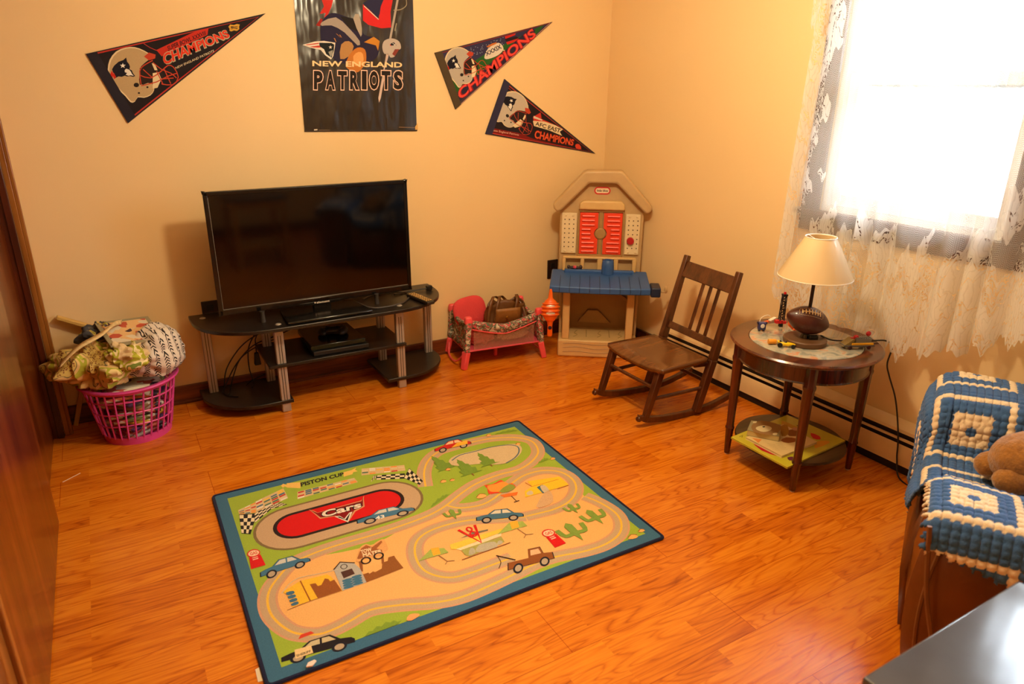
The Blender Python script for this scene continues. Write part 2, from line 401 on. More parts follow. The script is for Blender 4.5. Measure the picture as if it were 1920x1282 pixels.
def window(name, WY0, WY1):
    f = MB(); ring(f, 0.02, .125, WY0, WY1, WZ0, WZ1, .025)
    win = struct(f.build(name, M_white, bevel=.002))
    s1 = MB(); ring(s1, .045, .075, WY0+.026, WY1-.026, WZ0+.026, 1.545, .042, .05); o1 = s1.build('lower_sash', M_white, win, bevel=.003)
    s2 = MB(); ring(s2, .080, .110, WY0+.026, WY1-.026, 1.49, WZ1-.026, .042); o2 = s2.build('upper_sash', M_white, win, bevel=.003)
    g = MB(); g.box((.060, (WY0+WY1)/2, 1.275), (.004, WY1-WY0-.13, .46)); g.build('window_pane', M_glass, o1, smooth=0)
    g = MB(); g.box((.095, (WY0+WY1)/2, 1.775), (.004, WY1-WY0-.13, .49)); g.build('window_pane', M_glass, o2, smooth=0)
    cs = MB(); ring(cs, -.018, .0, WY0-.075, WY1+.075, WZ0-.085, WZ1+.075, .085)
    cs.box((-.022, (WY0+WY1)/2, WZ0-.004), (.048, WY1-WY0+.20, .022))
    cs.build('window_casing', M_trimwood, win, bevel=.003)
window('window_1', WY0, WY1); window('added_window', VY0, VY1)  # the second one is unseen, added for daylight and the end table reflection

# outdoors: neighbour's sided house, lawn, bare tree
M_side = mat('white_siding', (226, 228, 232), .7)
nh = thing('neighbour_house', (5.2, -2.2, -.3), 0, 'pale clapboard house outside, faint behind the lace curtain', 'house')
q = MB()
for i in range(16): q.box((0, 0, .075+i*.15), (.05, 9, .15), M=rotm('Y', 5))
q.box((.2, 0, 1.2), (.3, 9, 2.4)); q.build('siding', M_side, nh, smooth=0)
q = MB(); q.prism([(-.35, 2.38), (2.6, 3.5), (2.6, 3.6), (-.35, 2.5)], -4.7, 4.7, M=Matrix(((1, 0, 0), (0, 0, 1), (0, 1, 0)))); q.build('roof', mat('grey_shingles', (170, 174, 182), .9, bump=.4, bscale=40), nh, smooth=0)
q = MB(); q.box((12, -2, -.55), (23.6, 30, .1)); tag(q.build('lawn', mat('pale_winter_lawn', (170, 172, 150), .95, vary=.2), smooth=0), kind='structure')
tr = thing('bare_tree', (4.0, -1.5, -.5), 0, 'bare leafless tree outside the window above the neighbouring roof', 'tree')
q = MB(); rnd = random.Random(3)
def branch(mb, p, d, L_, r, depth):
    pts = [p]; 
    for i in range(4):
        d = (d+Vector((rnd.uniform(-.18, .18), rnd.uniform(-.18, .18), rnd.uniform(-.05, .12)))).normalized(); pts.append(pts[-1]+d*L_/4)
    mb.tube(pts, r, 5, rs=[r*(1-.45*i/4) for i in range(5)])
    if depth:
        for k in range(3):
            a = rnd.uniform(0, 6.28); dd = (d*.9+Vector((cos(a), sin(a), .25))*.6).normalized()
            branch(mb, pts[rnd.randint(2, 4)], dd, L_*.68, r*.5, depth-1)
branch(q, Vector((0, 0, 0)), Vector((0, 0, 1)), 1.9, .07, 4)
q.build('trunk_and_branches', mat('grey_bark', (150, 146, 146), .9), tr)

# ceiling lamp fixture (above the frame)
cl = thing('ceiling_light', (-1.42, -1.80, H), 0, 'flush round ceiling light in the middle of the room', 'lamp')
q = MB(); q.lathe([(0, 0), (.13, 0), (.14, -.012), (.13, -.03), (0, -.03)], n=32); q.build('ceiling_plate', mat('polished_brass', (230, 190, 110), .25, metal=1), cl)
q = MB(); q.lathe([(.02, -.03), (.02, -.18), (0, -.18)], n=16); q.build('lamp_holder', mat('white_plastic', (235, 235, 230), .4), cl)

# baseboard heater along the right wall
M_cream = mat('cream_enamel', (222, 190, 140), .42, spec=.4)
M_slot = mat('black_slot', (24, 15, 10), .6)
hb = thing('baseboard_heater', (0, -.70, 0), 0, 'long cream metal baseboard heater with two dark slots along right wall', 'heater')
HL = 3.9
def ext(prof, y0, y1, mb):     # extrude an xz profile along y
    n = len(prof); vs_ = [(x, y0, z) for x, z in prof]+[(x, y1, z) for x, z in prof]
    mb.add(vs_, [tuple(range(n)), tuple(range(2*n-1, n-1, -1))]+[(i, i+n, (i+1) % n+n, (i+1) % n) for i in range(n)])
q = MB(); ext([(0, .0), (-.004, 0), (-.004, .2), (0, .2)], -HL, 0, q); ext([(0, .208), (-.012, .214), (-.056, .188), (-.060, .176), (-.056, .176), (-.012, .205), (0, .200)], -HL, 0, q); q.build('top_cover', M_cream, hb)
q = MB(); ext([(-.056, .040), (-.064, .040), (-.064, .122), (-.060, .128), (-.056, .122)], -HL, 0, q); q.build('front_panel', M_cream, hb)
q = MB(); ext([(-.058, .146), (-.064, .146), (-.062, .155), (-.056, .155)], -HL, 0, q); q.build('damper', M_cream, hb)
q = MB(); ext([(-.006, .001), (-.050, .001), (-.050, .178), (-.006, .198)], -HL, -.001, q); q.build('heating_fins', M_slot, hb)
q = MB(); q.box((-.035, -.006, .105), (.068, .012, .21)); q.build('end_cap', M_cream, hb, bevel=.003)

# wall outlets
M_plate = mat('dark_brown_plastic', (40, 24, 16), .35)
def outlet(x, z, lab, y=0):
    t = thing('wall_outlet', (x, y, z), 0, lab, 'outlet')
    q = MB(); q.box((0, -.004, 0), (.075, .008, .118)); q.build('cover_plate', M_plate, t, bevel=.003)
    for s in (-1, 1):
        q = MB(); q.box((0, -.009, s*.024), (.032, .004, .030)); q.build('socket', mat('black_plastic', (18, 16, 15), .4), t, bevel=.003)
outlet(-2.345, .44, 'dark brown outlet plate on the wall behind the left end of television')
outlet(-.362, .42, 'dark brown outlet plate on the wall left of the plastic toy workbench')
# ================================================================== WALL HANGINGS
NAVY = (26, 26, 40); RED = (196, 40, 30); GREY = (176, 166, 150); CREAMC = (226, 214, 190)
def wall_art(y0):
    def to2(x, y):
        p = bp(x, y, 1, 0.0); return (p.x, p.z)
    return to2, (lambda ox, oz: (lambda a, b, h: (a-ox, -y0-h, b-oz)))
def crop(ox, oy, k): return lambda x, y: (ox+x/k, oy+y/k)
def rquad(cx, cy, w, h, deg, skew=0):
    a = radians(deg); ux, uy = cos(a), -sin(a); vx, vy = -sin(a), -cos(a)      # image px, v up
    return [(cx+ux*i*w/2+vx*j*h/2, cy+uy*i*w/2+vy*j*h/2) for i, j in ((-1, -1), (1, -1), (1, 1), (-1, 1))]
LOGO_HEAD = [(.08, .30), (.03, .45), (.12, .62), (.30, .80), (.50, .88), (.62, 1.0), (.66, .80), (.74, .70), (.78, .58), (.76, .46), (.86, .40), (.90, .28), (1.0, .14), (.92, .10), (.78, .14), (.66, .12), (.56, .16), (.44, .10), (.30, .12), (.14, .02), (.18, .14), (.05, .12), (.14, .24)]
LOGO_FACE = [(.56, .42), (.62, .48), (.74, .44), (.82, .34), (.86, .24), (.94, .15), (.80, .18), (.72, .15), (.60, .20), (.66, .28), (.56, .32)]
LOGO_STAR = [(.5+.0, .5), ]
def star_poly(cx, cy, r):
    return [(cx+(r if i % 2 == 0 else r*.4)*cos(pi/2+i*pi/5), cy+(r if i % 2 == 0 else r*.4)*sin(pi/2+i*pi/5)) for i in range(10)]
def logo(A, quad, edge=(225, 222, 215)):
    A.shape([[(x*1.0, y) for x, y in LOGO_HEAD]], quad, NAVY)
    A.shape([LOGO_FACE], quad, edge); A.shape([star_poly(.48, .62, .13)], quad, (235, 232, 225))
    A.shape([[(.02, .40), (.10, .22), (.05, .05), (-.04, .20)], [(.10, .30), (.2, .1), (.12, -.02), (.08, .12)]], quad, RED)
# helmet in unit coordinates (traced proportions of a football helmet facing right)
def U(pts): return [((x-300)/725, (935-y)/550) for x, y in pts]
H_SHELL = U([(302, 600), (320, 510), (380, 430), (470, 392), (560, 388), (650, 420), (720, 470), (690, 510), (620, 570), (605, 640), (606, 760), (690, 740), (745, 760), (750, 810), (715, 860), (650, 885), (590, 880), (560, 925), (520, 930), (470, 870), (400, 800), (350, 740), (310, 670)])
H_OPEN = U([(606, 590), (690, 520), (770, 540), (840, 600), (850, 700), (770, 745), (700, 735), (640, 760), (606, 740)])
H_PAD = U([(650, 470), (700, 430), (770, 450), (765, 490), (700, 510)])
def helmet(A, quad, shell=GREY, mask=(186, 66, 44), line=(222, 206, 168), w=.004):
    f = A.quadmap(quad)
    A.lay(); A.shape([[((u-.5)*1.045+.5, (v-.5)*1.045+.5) for u, v in H_SHELL]], quad, line, 2)
    A.shape([H_SHELL], quad, shell, 2); A.shape([H_OPEN], quad, (44, 34, 34), 1)
    A.shape([U([(740, 640), (800, 630), (830, 700), (790, 790), (740, 800)]), U([(730, 540), (760, 540), (790, 610), (760, 610)])], quad, line)
    A.shape([H_PAD], quad, mask)
    for pts in ([(620, 760), (606, 620), (650, 560), (740, 510)], [(606, 660), (720, 690), (840, 610), (900, 560), (960, 580), (1010, 680), (950, 760), (830, 750)], [(640, 600), (740, 690)], [(620, 770), (780, 730), (900, 670), (1000, 640)], [(740, 530), (830, 600), (930, 640), (990, 690)], [(780, 620), (850, 760)], [(860, 600), (930, 750)], [(830, 700), (960, 690)]):
        A.stroke2([f(*p) for p in U(pts)], w, mask, 2)
    for c in ((572, 762, 28), (598, 845, 12), (685, 785, 12)):
        A.shape([U([(c[0]+c[2]*cos(t*pi/5), c[1]+c[2]*.85*sin(t*pi/5)) for t in range(10)])], quad, (40, 34, 34))
    logo(A, tuple(f(*U([p])[0]) for p in ((320, 700), (560, 700), (560, 480), (320, 480))))

def pennant(px, lab, band, paint, felt=(34, 28, 34), lift=.004):
    a, b, t = [bp(*p, 1, 0) for p in px]; c = (a+b+t)/3
    T = thing('pennant', (c.x, 0, c.z), 0, lab, 'pennant')
    M_f = mat('navy_felt', felt, .9, bump=.25, bscale=400, sheen=.2)
    q = MB(); n = 14
    tri = [(p.x-c.x, p.z-c.z) for p in (a, b, t)]
    def pt(u, v):   # u along, v across
        x = (tri[0][0]*(1-v)+tri[1][0]*v)*(1-u)+tri[2][0]*u; z = (tri[0][1]*(1-v)+tri[1][1]*v)*(1-u)+tri[2][1]*u
        return (x, z)
    q.prism([tri[0], tri[1], tri[2]], .001, lift, M=Matrix(((1, 0, 0), (0, 0, -1), (0, 1, 0)))); q.build('felt', M_f, T, smooth=0)
    w_ = .055; s0 = [pt(0, 0), pt(0, 1), pt(w_, 1), pt(w_, 0)]
    q = MB(); q.prism(s0, .001, lift+.0025, M=Matrix(((1, 0, 0), (0, 0, -1), (0, 1, 0)))); q.build('sewn_band', mat('band_felt', band, .9, bump=.3, bscale=300), T, smooth=0)
    to2, lf = wall_art(lift); A = Art(to2, lf(c.x, c.z)); paint(A); A.build('printed_design', T)
    return T
z3 = crop(150, 20, 5.486)
def pen1(A):
    A.poly([z3(*p) for p in ((130, 440), (1830, 68), (530, 1092), (520, 1075), (1770, 100), (1790, 88), (130, 455))][:3] , (34, 28, 34))
    A.stroke([z3(130, 448), z3(1832, 66), z3(540, 1090)], .006, (176, 52, 44)); A.stroke([z3(150, 456), z3(1800, 84), z3(552, 1068)], .0022, (34, 28, 34))
    A.stroke([z3(655, 338), z3(720, 380), z3(790, 410)], .0028, (176, 52, 44), 3)
    A.poly([z3(*p) for p in ((785, 405), (1180, 215), (1320, 180), (1310, 250), (900, 440), (840, 470))], (188, 48, 36))
    A.text('CHAMPIONS', [z3(866, 572), z3(1552, 278), z3(1500, 190), z3(840, 442)], (176, 166, 140), .07)
    A.text('CHAMPIONS', [z3(862, 562), z3(1545, 268), z3(1500, 196), z3(846, 448)], (214, 58, 38), .03)
    A.text('SUPER BOWL XXXVIII', [z3(905, 414), z3(1295, 250), z3(1285, 206), z3(895, 366)], (34, 28, 34), .02)
    A.text('NEW ENGLAND PATRIOTS', [z3(985, 602), z3(1378, 425), z3(1375, 400), z3(978, 580)], (214, 200, 170), .01)
    A.shape([[(.1, .2), (.25, .1), (.5, .2), (.75, .1), (.95, .3), (.9, .6), (.95, .85), (.7, .95), (.45, .85), (.15, .95), (0, .7), (.1, .45)]], [z3(1525, 225), z3(1640, 215), z3(1650, 130), z3(1525, 140)], (206, 160, 60))
    A.shape([[(.15, .3), (.5, .35), (.85, .25), (.85, .75), (.5, .7), (.15, .8)]], [z3(1535, 215), z3(1630, 205), z3(1640, 140), z3(1535, 150)], (40, 32, 34))
    A.text('XXXVIII', [z3(1550, 200), z3(1625, 180), z3(1622, 160), z3(1548, 178)], (206, 160, 60), .03)
    helmet(A, [z3(300, 935), z3(1025, 935), z3(1025, 385), z3(300, 385)], shell=(184, 160, 120))
pennant([(161, 101), (240, 231), (498, 25)], 'black football pennant at left reading SUPER BOWL XXXVIII CHAMPIONS, pointing up right', (30, 26, 42), pen1)
zq = crop(780, 0, 4.174)
def pen2(A):
    A.poly([zq(*p) for p in ((178, 415), (1040, 178), (325, 800))], (52, 50, 84))
    A.poly([zq(*p) for p in ((235, 620), (540, 420), (1000, 190), (960, 245), (320, 790), (262, 660))], (40, 92, 40))
    A.poly([zq(*p) for p in ((240, 620), (300, 790), (285, 690))], (222, 208, 180)); A.poly([zq(*p) for p in ((640, 375), (740, 410), (700, 450), (660, 480), (720, 420))], (222, 208, 180))
    rnd = random.Random(5)
    for i in range(46):
        x = rnd.uniform(420, 680); y = 400-(x-420)*.33+rnd.uniform(-28, 40); A.poly([zq(x, y), zq(x+7, y+1), zq(x+6, y+7), zq(x, y+6)], (130, 140, 170), lay=False)
    A.poly([zq(*p) for p in ((690, 285), (775, 262), (770, 275), (695, 305))], RED); A.poly([zq(*p) for p in ((700, 330), (800, 300), (790, 320), (710, 350))], RED)
    A.poly([zq(*p) for p in ((690, 305), (780, 285), (800, 300), (700, 328))], (40, 30, 40))
    A.poly([zq(*p) for p in ((530, 450), (560, 380), (640, 335), (680, 380), (640, 430), (560, 462))], (214, 206, 196), 3)
    A.text('XXXIX', [zq(545, 440), zq(668, 378), zq(655, 345), zq(532, 412)], (50, 50, 70), .03)
    A.poly([zq(*p) for p in ((545, 365), (590, 340), (628, 330), (620, 345), (560, 372))], (190, 110, 50))
    A.stroke([zq(183, 418), zq(1044, 180)], .004, (120, 40, 40)); A.stroke([zq(333, 825), zq(1044, 180)], .0028, (196, 150, 140))
    A.poly([zq(*p) for p in ((330, 800), (318, 720), (470, 590), (890, 220), (930, 240), (900, 300), (480, 680))], (46, 40, 64))
    A.text('CHAMPIONS', [zq(345, 790), zq(942, 285), zq(905, 215), zq(310, 705)], (150, 30, 40), .06)
    A.text('CHAMPIONS', [zq(340, 785), zq(937, 280), zq(905, 220), zq(315, 710)], (226, 74, 66), .02)
    helmet(A, [zq(225, 680), zq(560, 680), zq(560, 375), zq(225, 375)], shell=(178, 170, 160), w=.003)
pennant([(814, 99), (853, 205), (1035, 41)], 'upper right football pennant with green field reading XXXIX CHAMPIONS', (74, 60, 40), pen2, felt=(60, 46, 56), lift=.007)
def pen3(A):
    A.poly([zq(*p) for p in ((590, 1035), (1370, 1190), (705, 655), (640, 860))], (36, 28, 34)); A.poly([zq(*p) for p in ((590, 1000), (800, 1040), (930, 1090), (1300, 1175), (580, 1038))], (120, 28, 26))
    A.stroke([zq(705, 655), zq(1365, 1188), zq(580, 1040)], .0045, (190, 60, 54)); A.stroke([zq(712, 680), zq(800, 760), zq(880, 830)], .002, (176, 52, 44))
    A.poly([zq(*p) for p in ((912, 915), (955, 890), (972, 880), (980, 930), (1080, 975), (920, 960))], (196, 56, 44))
    A.poly([zq(*p) for p in ((918, 905), (985, 935), (985, 945), (918, 925))], (214, 200, 184))
    A.poly([zq(*p) for p in ((912, 945), (1000, 950), (1090, 980), (1148, 1012), (1122, 1030), (1140, 1062), (1040, 1020), (920, 985))], (222, 204, 168))
    A.text('AFC EAST', [zq(930, 980), zq(1120, 1040), zq(1132, 1008), zq(935, 950)], (40, 30, 30), .02)
    A.text('CHAMPIONS', [zq(920, 1085), zq(1230, 1145), zq(1240, 1090), zq(930, 1012)], (110, 22, 20), .07)
    A.text('CHAMPIONS', [zq(922, 1080), zq(1225, 1140), zq(1235, 1092), zq(932, 1018)], (222, 90, 52), .02)
    A.text('New England Patriots', [zq(590, 1030), zq(800, 1066), zq(803, 1048), zq(592, 1008)], (222, 170, 150), .01)
    A.poly([zq(*p) for p in ((1245, 1130), (1275, 1128), (1290, 1165), (1250, 1160))], (214, 70, 50), 2)
    helmet(A, rquad(966.5, 217, 88, 66, -50), shell=(190, 180, 166), w=.003)
pennant([(945, 148), (909, 251), (1116, 288)], 'lowest football pennant pointing down right, reading AFC EAST CHAMPIONS', (42, 40, 72), pen3)

# poster
PO = bp(571, 247, 1, 0); PX = bp(781, 244, 1, 0); pw = (PX-PO).length
pa = atan2(PX.z-PO.z, PX.x-PO.x)
ps = thing('poster', (PO.x, 0, PO.z), 0, 'tall glossy black football poster reading NEW ENGLAND PATRIOTS above the television', 'poster')
def poster_mat():
    m = mat('glossy_black_paper', (36, 31, 28), .22, spec=.6, coat=.3); nt = m.node_tree; b = nt.nodes['Principled BSDF']
    tc = N(nt, 'ShaderNodeTexCoord'); n = N(nt, 'ShaderNodeTexNoise'); n.inputs['Scale'].default_value = 5; n.inputs['Detail'].default_value = 2
    mp = N(nt, 'ShaderNodeMapping'); mp.inputs['Scale'].default_value = (2.2, 1, .8); nt.links.new(tc.outputs['Object'], mp.inputs[0]); nt.links.new(mp.outputs[0], n.inputs['Vector'])
    bn = N(nt, 'ShaderNodeBump'); bn.inputs['Strength'].default_value = .8; bn.inputs['Distance'].default_value = .02
    nt.links.new(n.outputs['Fac'], bn.inputs['Height']); nt.links.new(bn.outputs[0], b.inputs['Normal']); return m
q = MB(); q.box((pw/2, -.003, .43), (pw, .002, .86)); sheet = q.build('paper_sheet', poster_mat(), ps, smooth=0)
sheet.rotation_euler = (0, -pa, 0)
to2, lf = wall_art(.0042); A = Art(to2, lf(PO.x, PO.z)); zp2 = crop(540, 0, 4.93)
A.poly([zp2(*p) for p in ((150, 1205), (1195, 1200), (1190, 1212), (150, 1218))], (60, 50, 44))
# red flags and cloth
A.poly([zp2(*p) for p in ((310, 0), (415, 0), (400, 60), (370, 130), (330, 175), (345, 120), (290, 130), (330, 60))], (198, 50, 44))
A.poly([zp2(*p) for p in ((300, 170), (330, 190), (290, 245), (255, 235))], (150, 40, 36))
A.poly([zp2(*p) for p in ((690, 40), (760, 100), (835, 180), (850, 60), (880, 0), (965, 0), (945, 110), (950, 255), (860, 262), (740, 230), (690, 190))], (206, 42, 46))
A.poly([zp2(*p) for p in ((690, 30), (740, 0), (880, 0), (855, 60), (845, 130), (830, 165), (790, 130))], (44, 44, 76))
A.stroke([zp2(700, 55), zp2(780, 130), zp2(835, 180)], .004, (220, 210, 200))
# navy cloth folds (plain stand-in for the drawn figure)
A.poly([zp2(*p) for p in ((300, 340), (310, 200), (400, 120), (520, 150), (640, 200), (700, 320), (830, 360), (840, 470), (780, 560), (560, 590), (440, 560), (330, 440))], (42, 38, 66), 3)
A.poly([zp2(*p) for p in ((310, 205), (440, 160), (560, 260), (660, 380), (640, 420), (520, 300), (400, 235), (310, 240))], (160, 150, 145), 2)
A.poly([zp2(*p) for p in ((480, 150), (600, 170), (660, 300), (560, 260))], (36, 32, 34))
A.poly([zp2(*p) for p in ((600, 170), (650, 130), (680, 260), (670, 340))], (170, 160, 150), 2)
A.poly([zp2(*p) for p in ((700, 390), (790, 340), (845, 380), (830, 470), (810, 420))], (196, 132, 50))
A.poly([zp2(*p) for p in ((490, 410), (560, 380), (605, 430), (560, 520), (480, 545))], (176, 132, 84), 2)
for g in ((420, 350, 440, 390), (440, 310, 480, 350), (470, 320, 490, 350)):
    A.poly([zp2(g[0], g[1]), zp2(g[0]+12, g[1]+5), zp2(g[2]+5, g[3]), zp2(g[2]-5, g[3]-8)], (196, 132, 60))
A.poly([zp2(*p) for p in ((570, 500), (640, 440), (710, 460), (720, 560), (690, 620), (640, 668), (570, 650), (530, 600))], (190, 118, 52), 3)
A.poly([zp2(*p) for p in ((600, 520), (650, 480), (690, 500), (690, 590), (620, 610))], (220, 160, 96), 2)
# sword, chain, helmet
A.poly([zp2(*p) for p in ((1000, 0), (1020, 0), (950, 370), (930, 370))], (170, 160, 152)); A.poly([zp2(*p) for p in ((905, 500), (930, 505), (885, 660), (905, 640), (855, 905), (838, 950), (832, 905), (880, 640))], (196, 176, 170))
A.stroke([zp2(972, 95), zp2(1040, 88), zp2(1090, 50), (761, 0)], .004, (150, 140, 120), 4); A.stroke([zp2(1000, 215), zp2(985, 285)], .005, (150, 140, 120))
A.poly([zp2(*p) for p in ((868, 430), (890, 375), (960, 355), (1025, 385), (1040, 450), (990, 470), (985, 520), (945, 532), (925, 500), (885, 495))], (182, 172, 168), 3)
A.poly([zp2(*p) for p in ((985, 455), (1025, 455), (985, 520), (960, 500))], (130, 60, 54))
logo(A, [zp2(940, 425), zp2(1000, 425), zp2(1000, 390), zp2(940, 390)])
# flying emblem
A.poly([zp2(*p) for p in ((132, 415), (240, 385), (330, 378), (435, 395), (430, 440), (415, 520), (395, 550), (340, 510), (300, 462), (200, 440))], (222, 214, 204))
A.poly([zp2(*p) for p in ((285, 395), (400, 398), (425, 412), (420, 470), (400, 535), (350, 500), (330, 455), (290, 430))], (30, 36, 40))
A.poly([zp2(*p) for p in ((160, 412), (280, 396), (285, 406), (170, 418))], (190, 60, 50)); A.poly([zp2(*p) for p in ((200, 432), (290, 420), (300, 440), (240, 440))], (190, 60, 50))
A.shape([star_poly(.5, .5, .5)], [zp2(372, 455), zp2(408, 455), zp2(408, 418), zp2(372, 418)], (222, 214, 204))
A.poly([zp2(*p) for p in ((370, 480), (412, 462), (410, 500), (392, 530))], (150, 150, 146))
# lettering
A.text('NEW ENGLAND', [zp2(222, 612), zp2(1052, 625), zp2(1052, 575), zp2(222, 560)], (236, 206, 160), .03)
def block(A, word, x0, x1, y0, y1, outer, inner):
    n = len(word); w_ = (x1-x0)/(n-.35)
    ws = {'I': .62}; tot = sum(ws.get(c_, 1) for c_ in word); x = x0
    for c_ in word:
        wd = (x1-x0)*ws.get(c_, 1)/tot; k = .06*wd
        q_ = [zp2(x+k, y1), zp2(x+wd-k, y1+3), zp2(x+wd-k, y0+3), zp2(x+k, y0)]
        A.text(c_, q_, outer, .085, lay=False); x += wd
    A.lay(); x = x0
    for c_ in word:
        wd = (x1-x0)*ws.get(c_, 1)/tot; k = .06*wd+8
        A.text(c_, [zp2(x+k, y1-9), zp2(x+wd-k, y1-6), zp2(x+wd-k, y0+12), zp2(x+k, y0+9)], inner, .05, lay=False); x += wd
A.lay(); block(A, 'PATRIOTS', 222, 1070, 645, 835, (236, 196, 178), (40, 33, 30))
A.poly([zp2(*p) for p in ((880, 735), (868, 735), (832, 905), (838, 950), (855, 905))], (206, 186, 180))
A.poly([zp2(*p) for p in ((238, 1194), (270, 1192), (270, 1203), (238, 1205))], (220, 210, 190)); A.poly([zp2(*p) for p in ((280, 1199), (385, 1200), (385, 1204), (280, 1204))], (130, 110, 90))
A.poly([zp2(*p) for p in ((1022, 1172), (1180, 1178), (1180, 1182), (1022, 1177))], (150, 120, 90)); A.poly([zp2(*p) for p in ((1195, 1135), (1197, 1198), (1172, 1198), (1172, 1170))], (212, 170, 100))
A.build('printed_design', ps)
# ================================================================== PLAY RUG
RO = Vector((-2.5305, -.9825, 0)); RA = -.0118; RWd, RHt = 1.3436, 1.0301
rug = thing('play_rug', RO, RA, 'kids play rug with printed roads and red racetrack, lying on wooden floor', 'rug')
RT = .0075
def r2(x, y):
    p = bp(x, y, 2, RT) - RO; c, s = cos(-RA), sin(-RA); return (p.x*c-p.y*s, p.x*s+p.y*c)
def r3(a, b, h): return (a, b, RT+h)
q = MB()
def rr(x0, y0, x1, y1, r, n=5):
    o_ = []
    for cx, cy, a0 in ((x1-r, y1-r, 0), (x0+r, y1-r, 90), (x0+r, y0+r, 180), (x1-r, y0+r, 270)):
        for i in range(n+1):
            a = radians(a0+90*i/n); o_.append((cx+r*cos(a), cy+r*sin(a)))
    return o_
def fabric(name, rgb, sc=350, v=.18, bump=.5):
    return mat(name, rgb, .95, bump=bump, bscale=sc*2, vary=v, vscale=sc, spec=.1, sheen=.1)
q.prism(rr(0, -RHt, RWd, 0, .012), 0, RT-.0005); q.build('backing', fabric('navy_binding', (30, 30, 58)), rug)
q = MB(); loop = [Vector((x, y, RT/2+.0008)) for x, y in rr(0, -RHt, RWd, 0, .012)]; q.tube(loop+[loop[0]], .0055, 6, cap=False); q.build('binding', fabric('navy_binding', (30, 30, 58)), rug)
A = Art(r2, r3, .000010); A.h = 0
GREEN = (152, 174, 56); SAND = (232, 174, 104); ROAD = (188, 158, 122); EDGE = (204, 150, 114); YEL = (232, 182, 60)
def rp2(pts, rgb): A.poly2(pts, rgb)
_sc = A.setc
def setc(rgb, rough=.95):
    k = tuple(rgb)
    if k not in A.idx: A.idx[k] = len(A.mats); A.mats.append(fabric('rug_pile', rgb, 260, .13, .35))
    A.mb.cur = A.idx[k]
A.setc = setc
rp2(rr(.006, -RHt+.006, RWd-.006, -.006, .01), (60, 104, 132))
rp2([(.046, -.046), (.046, -RHt+.046), (RWd-.046, -RHt+.046), (RWd-.046, -.046)], GREEN)
SANDP = [(560, 1050), (640, 1035), (706, 1018), (770, 982), (815, 962), (840, 950), (862, 958), (900, 950), (935, 918), (960, 900), (1000, 884), (1052, 886), (1080, 905), (1096, 931), (1125, 942), (1154, 962), (1165, 983), (1160, 1004), (1133, 1023), (1092, 1035), (1040, 1044), (958, 1079), (904, 1106), (862, 1121), (800, 1129), (750, 1134), (695, 1143), (658, 1163), (629, 1178), (596, 1189), (556, 1187), (530, 1174), (510, 1154), (502, 1132), (504, 1110), (517, 1088)]
A.poly(SANDP, SAND, 3)
A.poly([(852, 946), (880, 928), (906, 914), (930, 905), (925, 922), (900, 938), (868, 945)], GREEN, 3)
R1 = [(798, 912), (795, 887), (802, 865), (820, 848), (850, 838), (880, 830), (920, 822), (965, 820), (997, 827), (1009, 845), (1000, 862), (975, 879), (935, 890), (892, 907), (862, 927), (837, 947), (810, 963), (770, 979), (701, 1002), (632, 1022), (586, 1038), (545, 1058), (517, 1088), (504, 1110), (502, 1132), (510, 1154), (530, 1174), (556, 1187), (596, 1189), (629, 1178), (658, 1163), (695, 1143), (750, 1134), (816, 1129), (862, 1120), (904, 1104), (958, 1079), (1000, 1058), (1040, 1044), (1092, 1034), (1133, 1021), (1160, 1002), (1165, 981), (1154, 961), (1125, 942), (1096, 930)]
R2 = [(837, 947), (862, 952), (900, 947), (925, 935), (945, 918), (965, 902), (985, 890), (1017, 882), (1052, 885), (1075, 900), (1080, 920), (1067, 940), (1040, 954), (1010, 962), (985, 968)]
R3 = [(985, 968), (940, 972), (880, 975), (830, 986), (797, 1000), (780, 1018), (779, 1042), (792, 1066), (818, 1079), (850, 1082), (885, 1073), (920, 1060), (960, 1045)]
for r_ in (R1, R2, R3): A.stroke(r_, .060, EDGE, 4)
for r_ in (R1, R2, R3): A.stroke(r_, .046, ROAD, 4)
for r_ in (R1, R2, R3):
    A.stroke(r_, .009, (214, 172, 100), 4)
    pts = [r2(*p) for p in r_]; P_ = smoothpts([(a, b, 0) for a, b in pts], 10)
    acc = 0; seg = []; A.lay()
    for i in range(len(P_)-1):
        L_ = (P_[i+1]-P_[i]).length; acc += L_; seg.append(i)
        if acc > .014:
            if (int(sum(1 for _ in seg)) >= 1): A.stroke2([(P_[k].x, P_[k].y) for k in (seg[0], seg[len(seg)//2], i+1)] if seg[0] != i else [(P_[i].x, P_[i].y), (P_[i+1].x, P_[i+1].y)], .006, YEL, lay=False)
            acc = -.004; seg = []
# race oval
def stad(u0, u1, v0, v1, n=14):
    r = (v1-v0)/2; cy = (v0+v1)/2; o_ = []
    for i in range(n+1): a = -pi/2+pi*i/n; o_.append((u1-r+r*cos(a), cy+r*sin(a)))
    for i in range(n+1): a = pi/2+pi*i/n; o_.append((u0+r+r*cos(a), cy+r*sin(a)))
    return o_
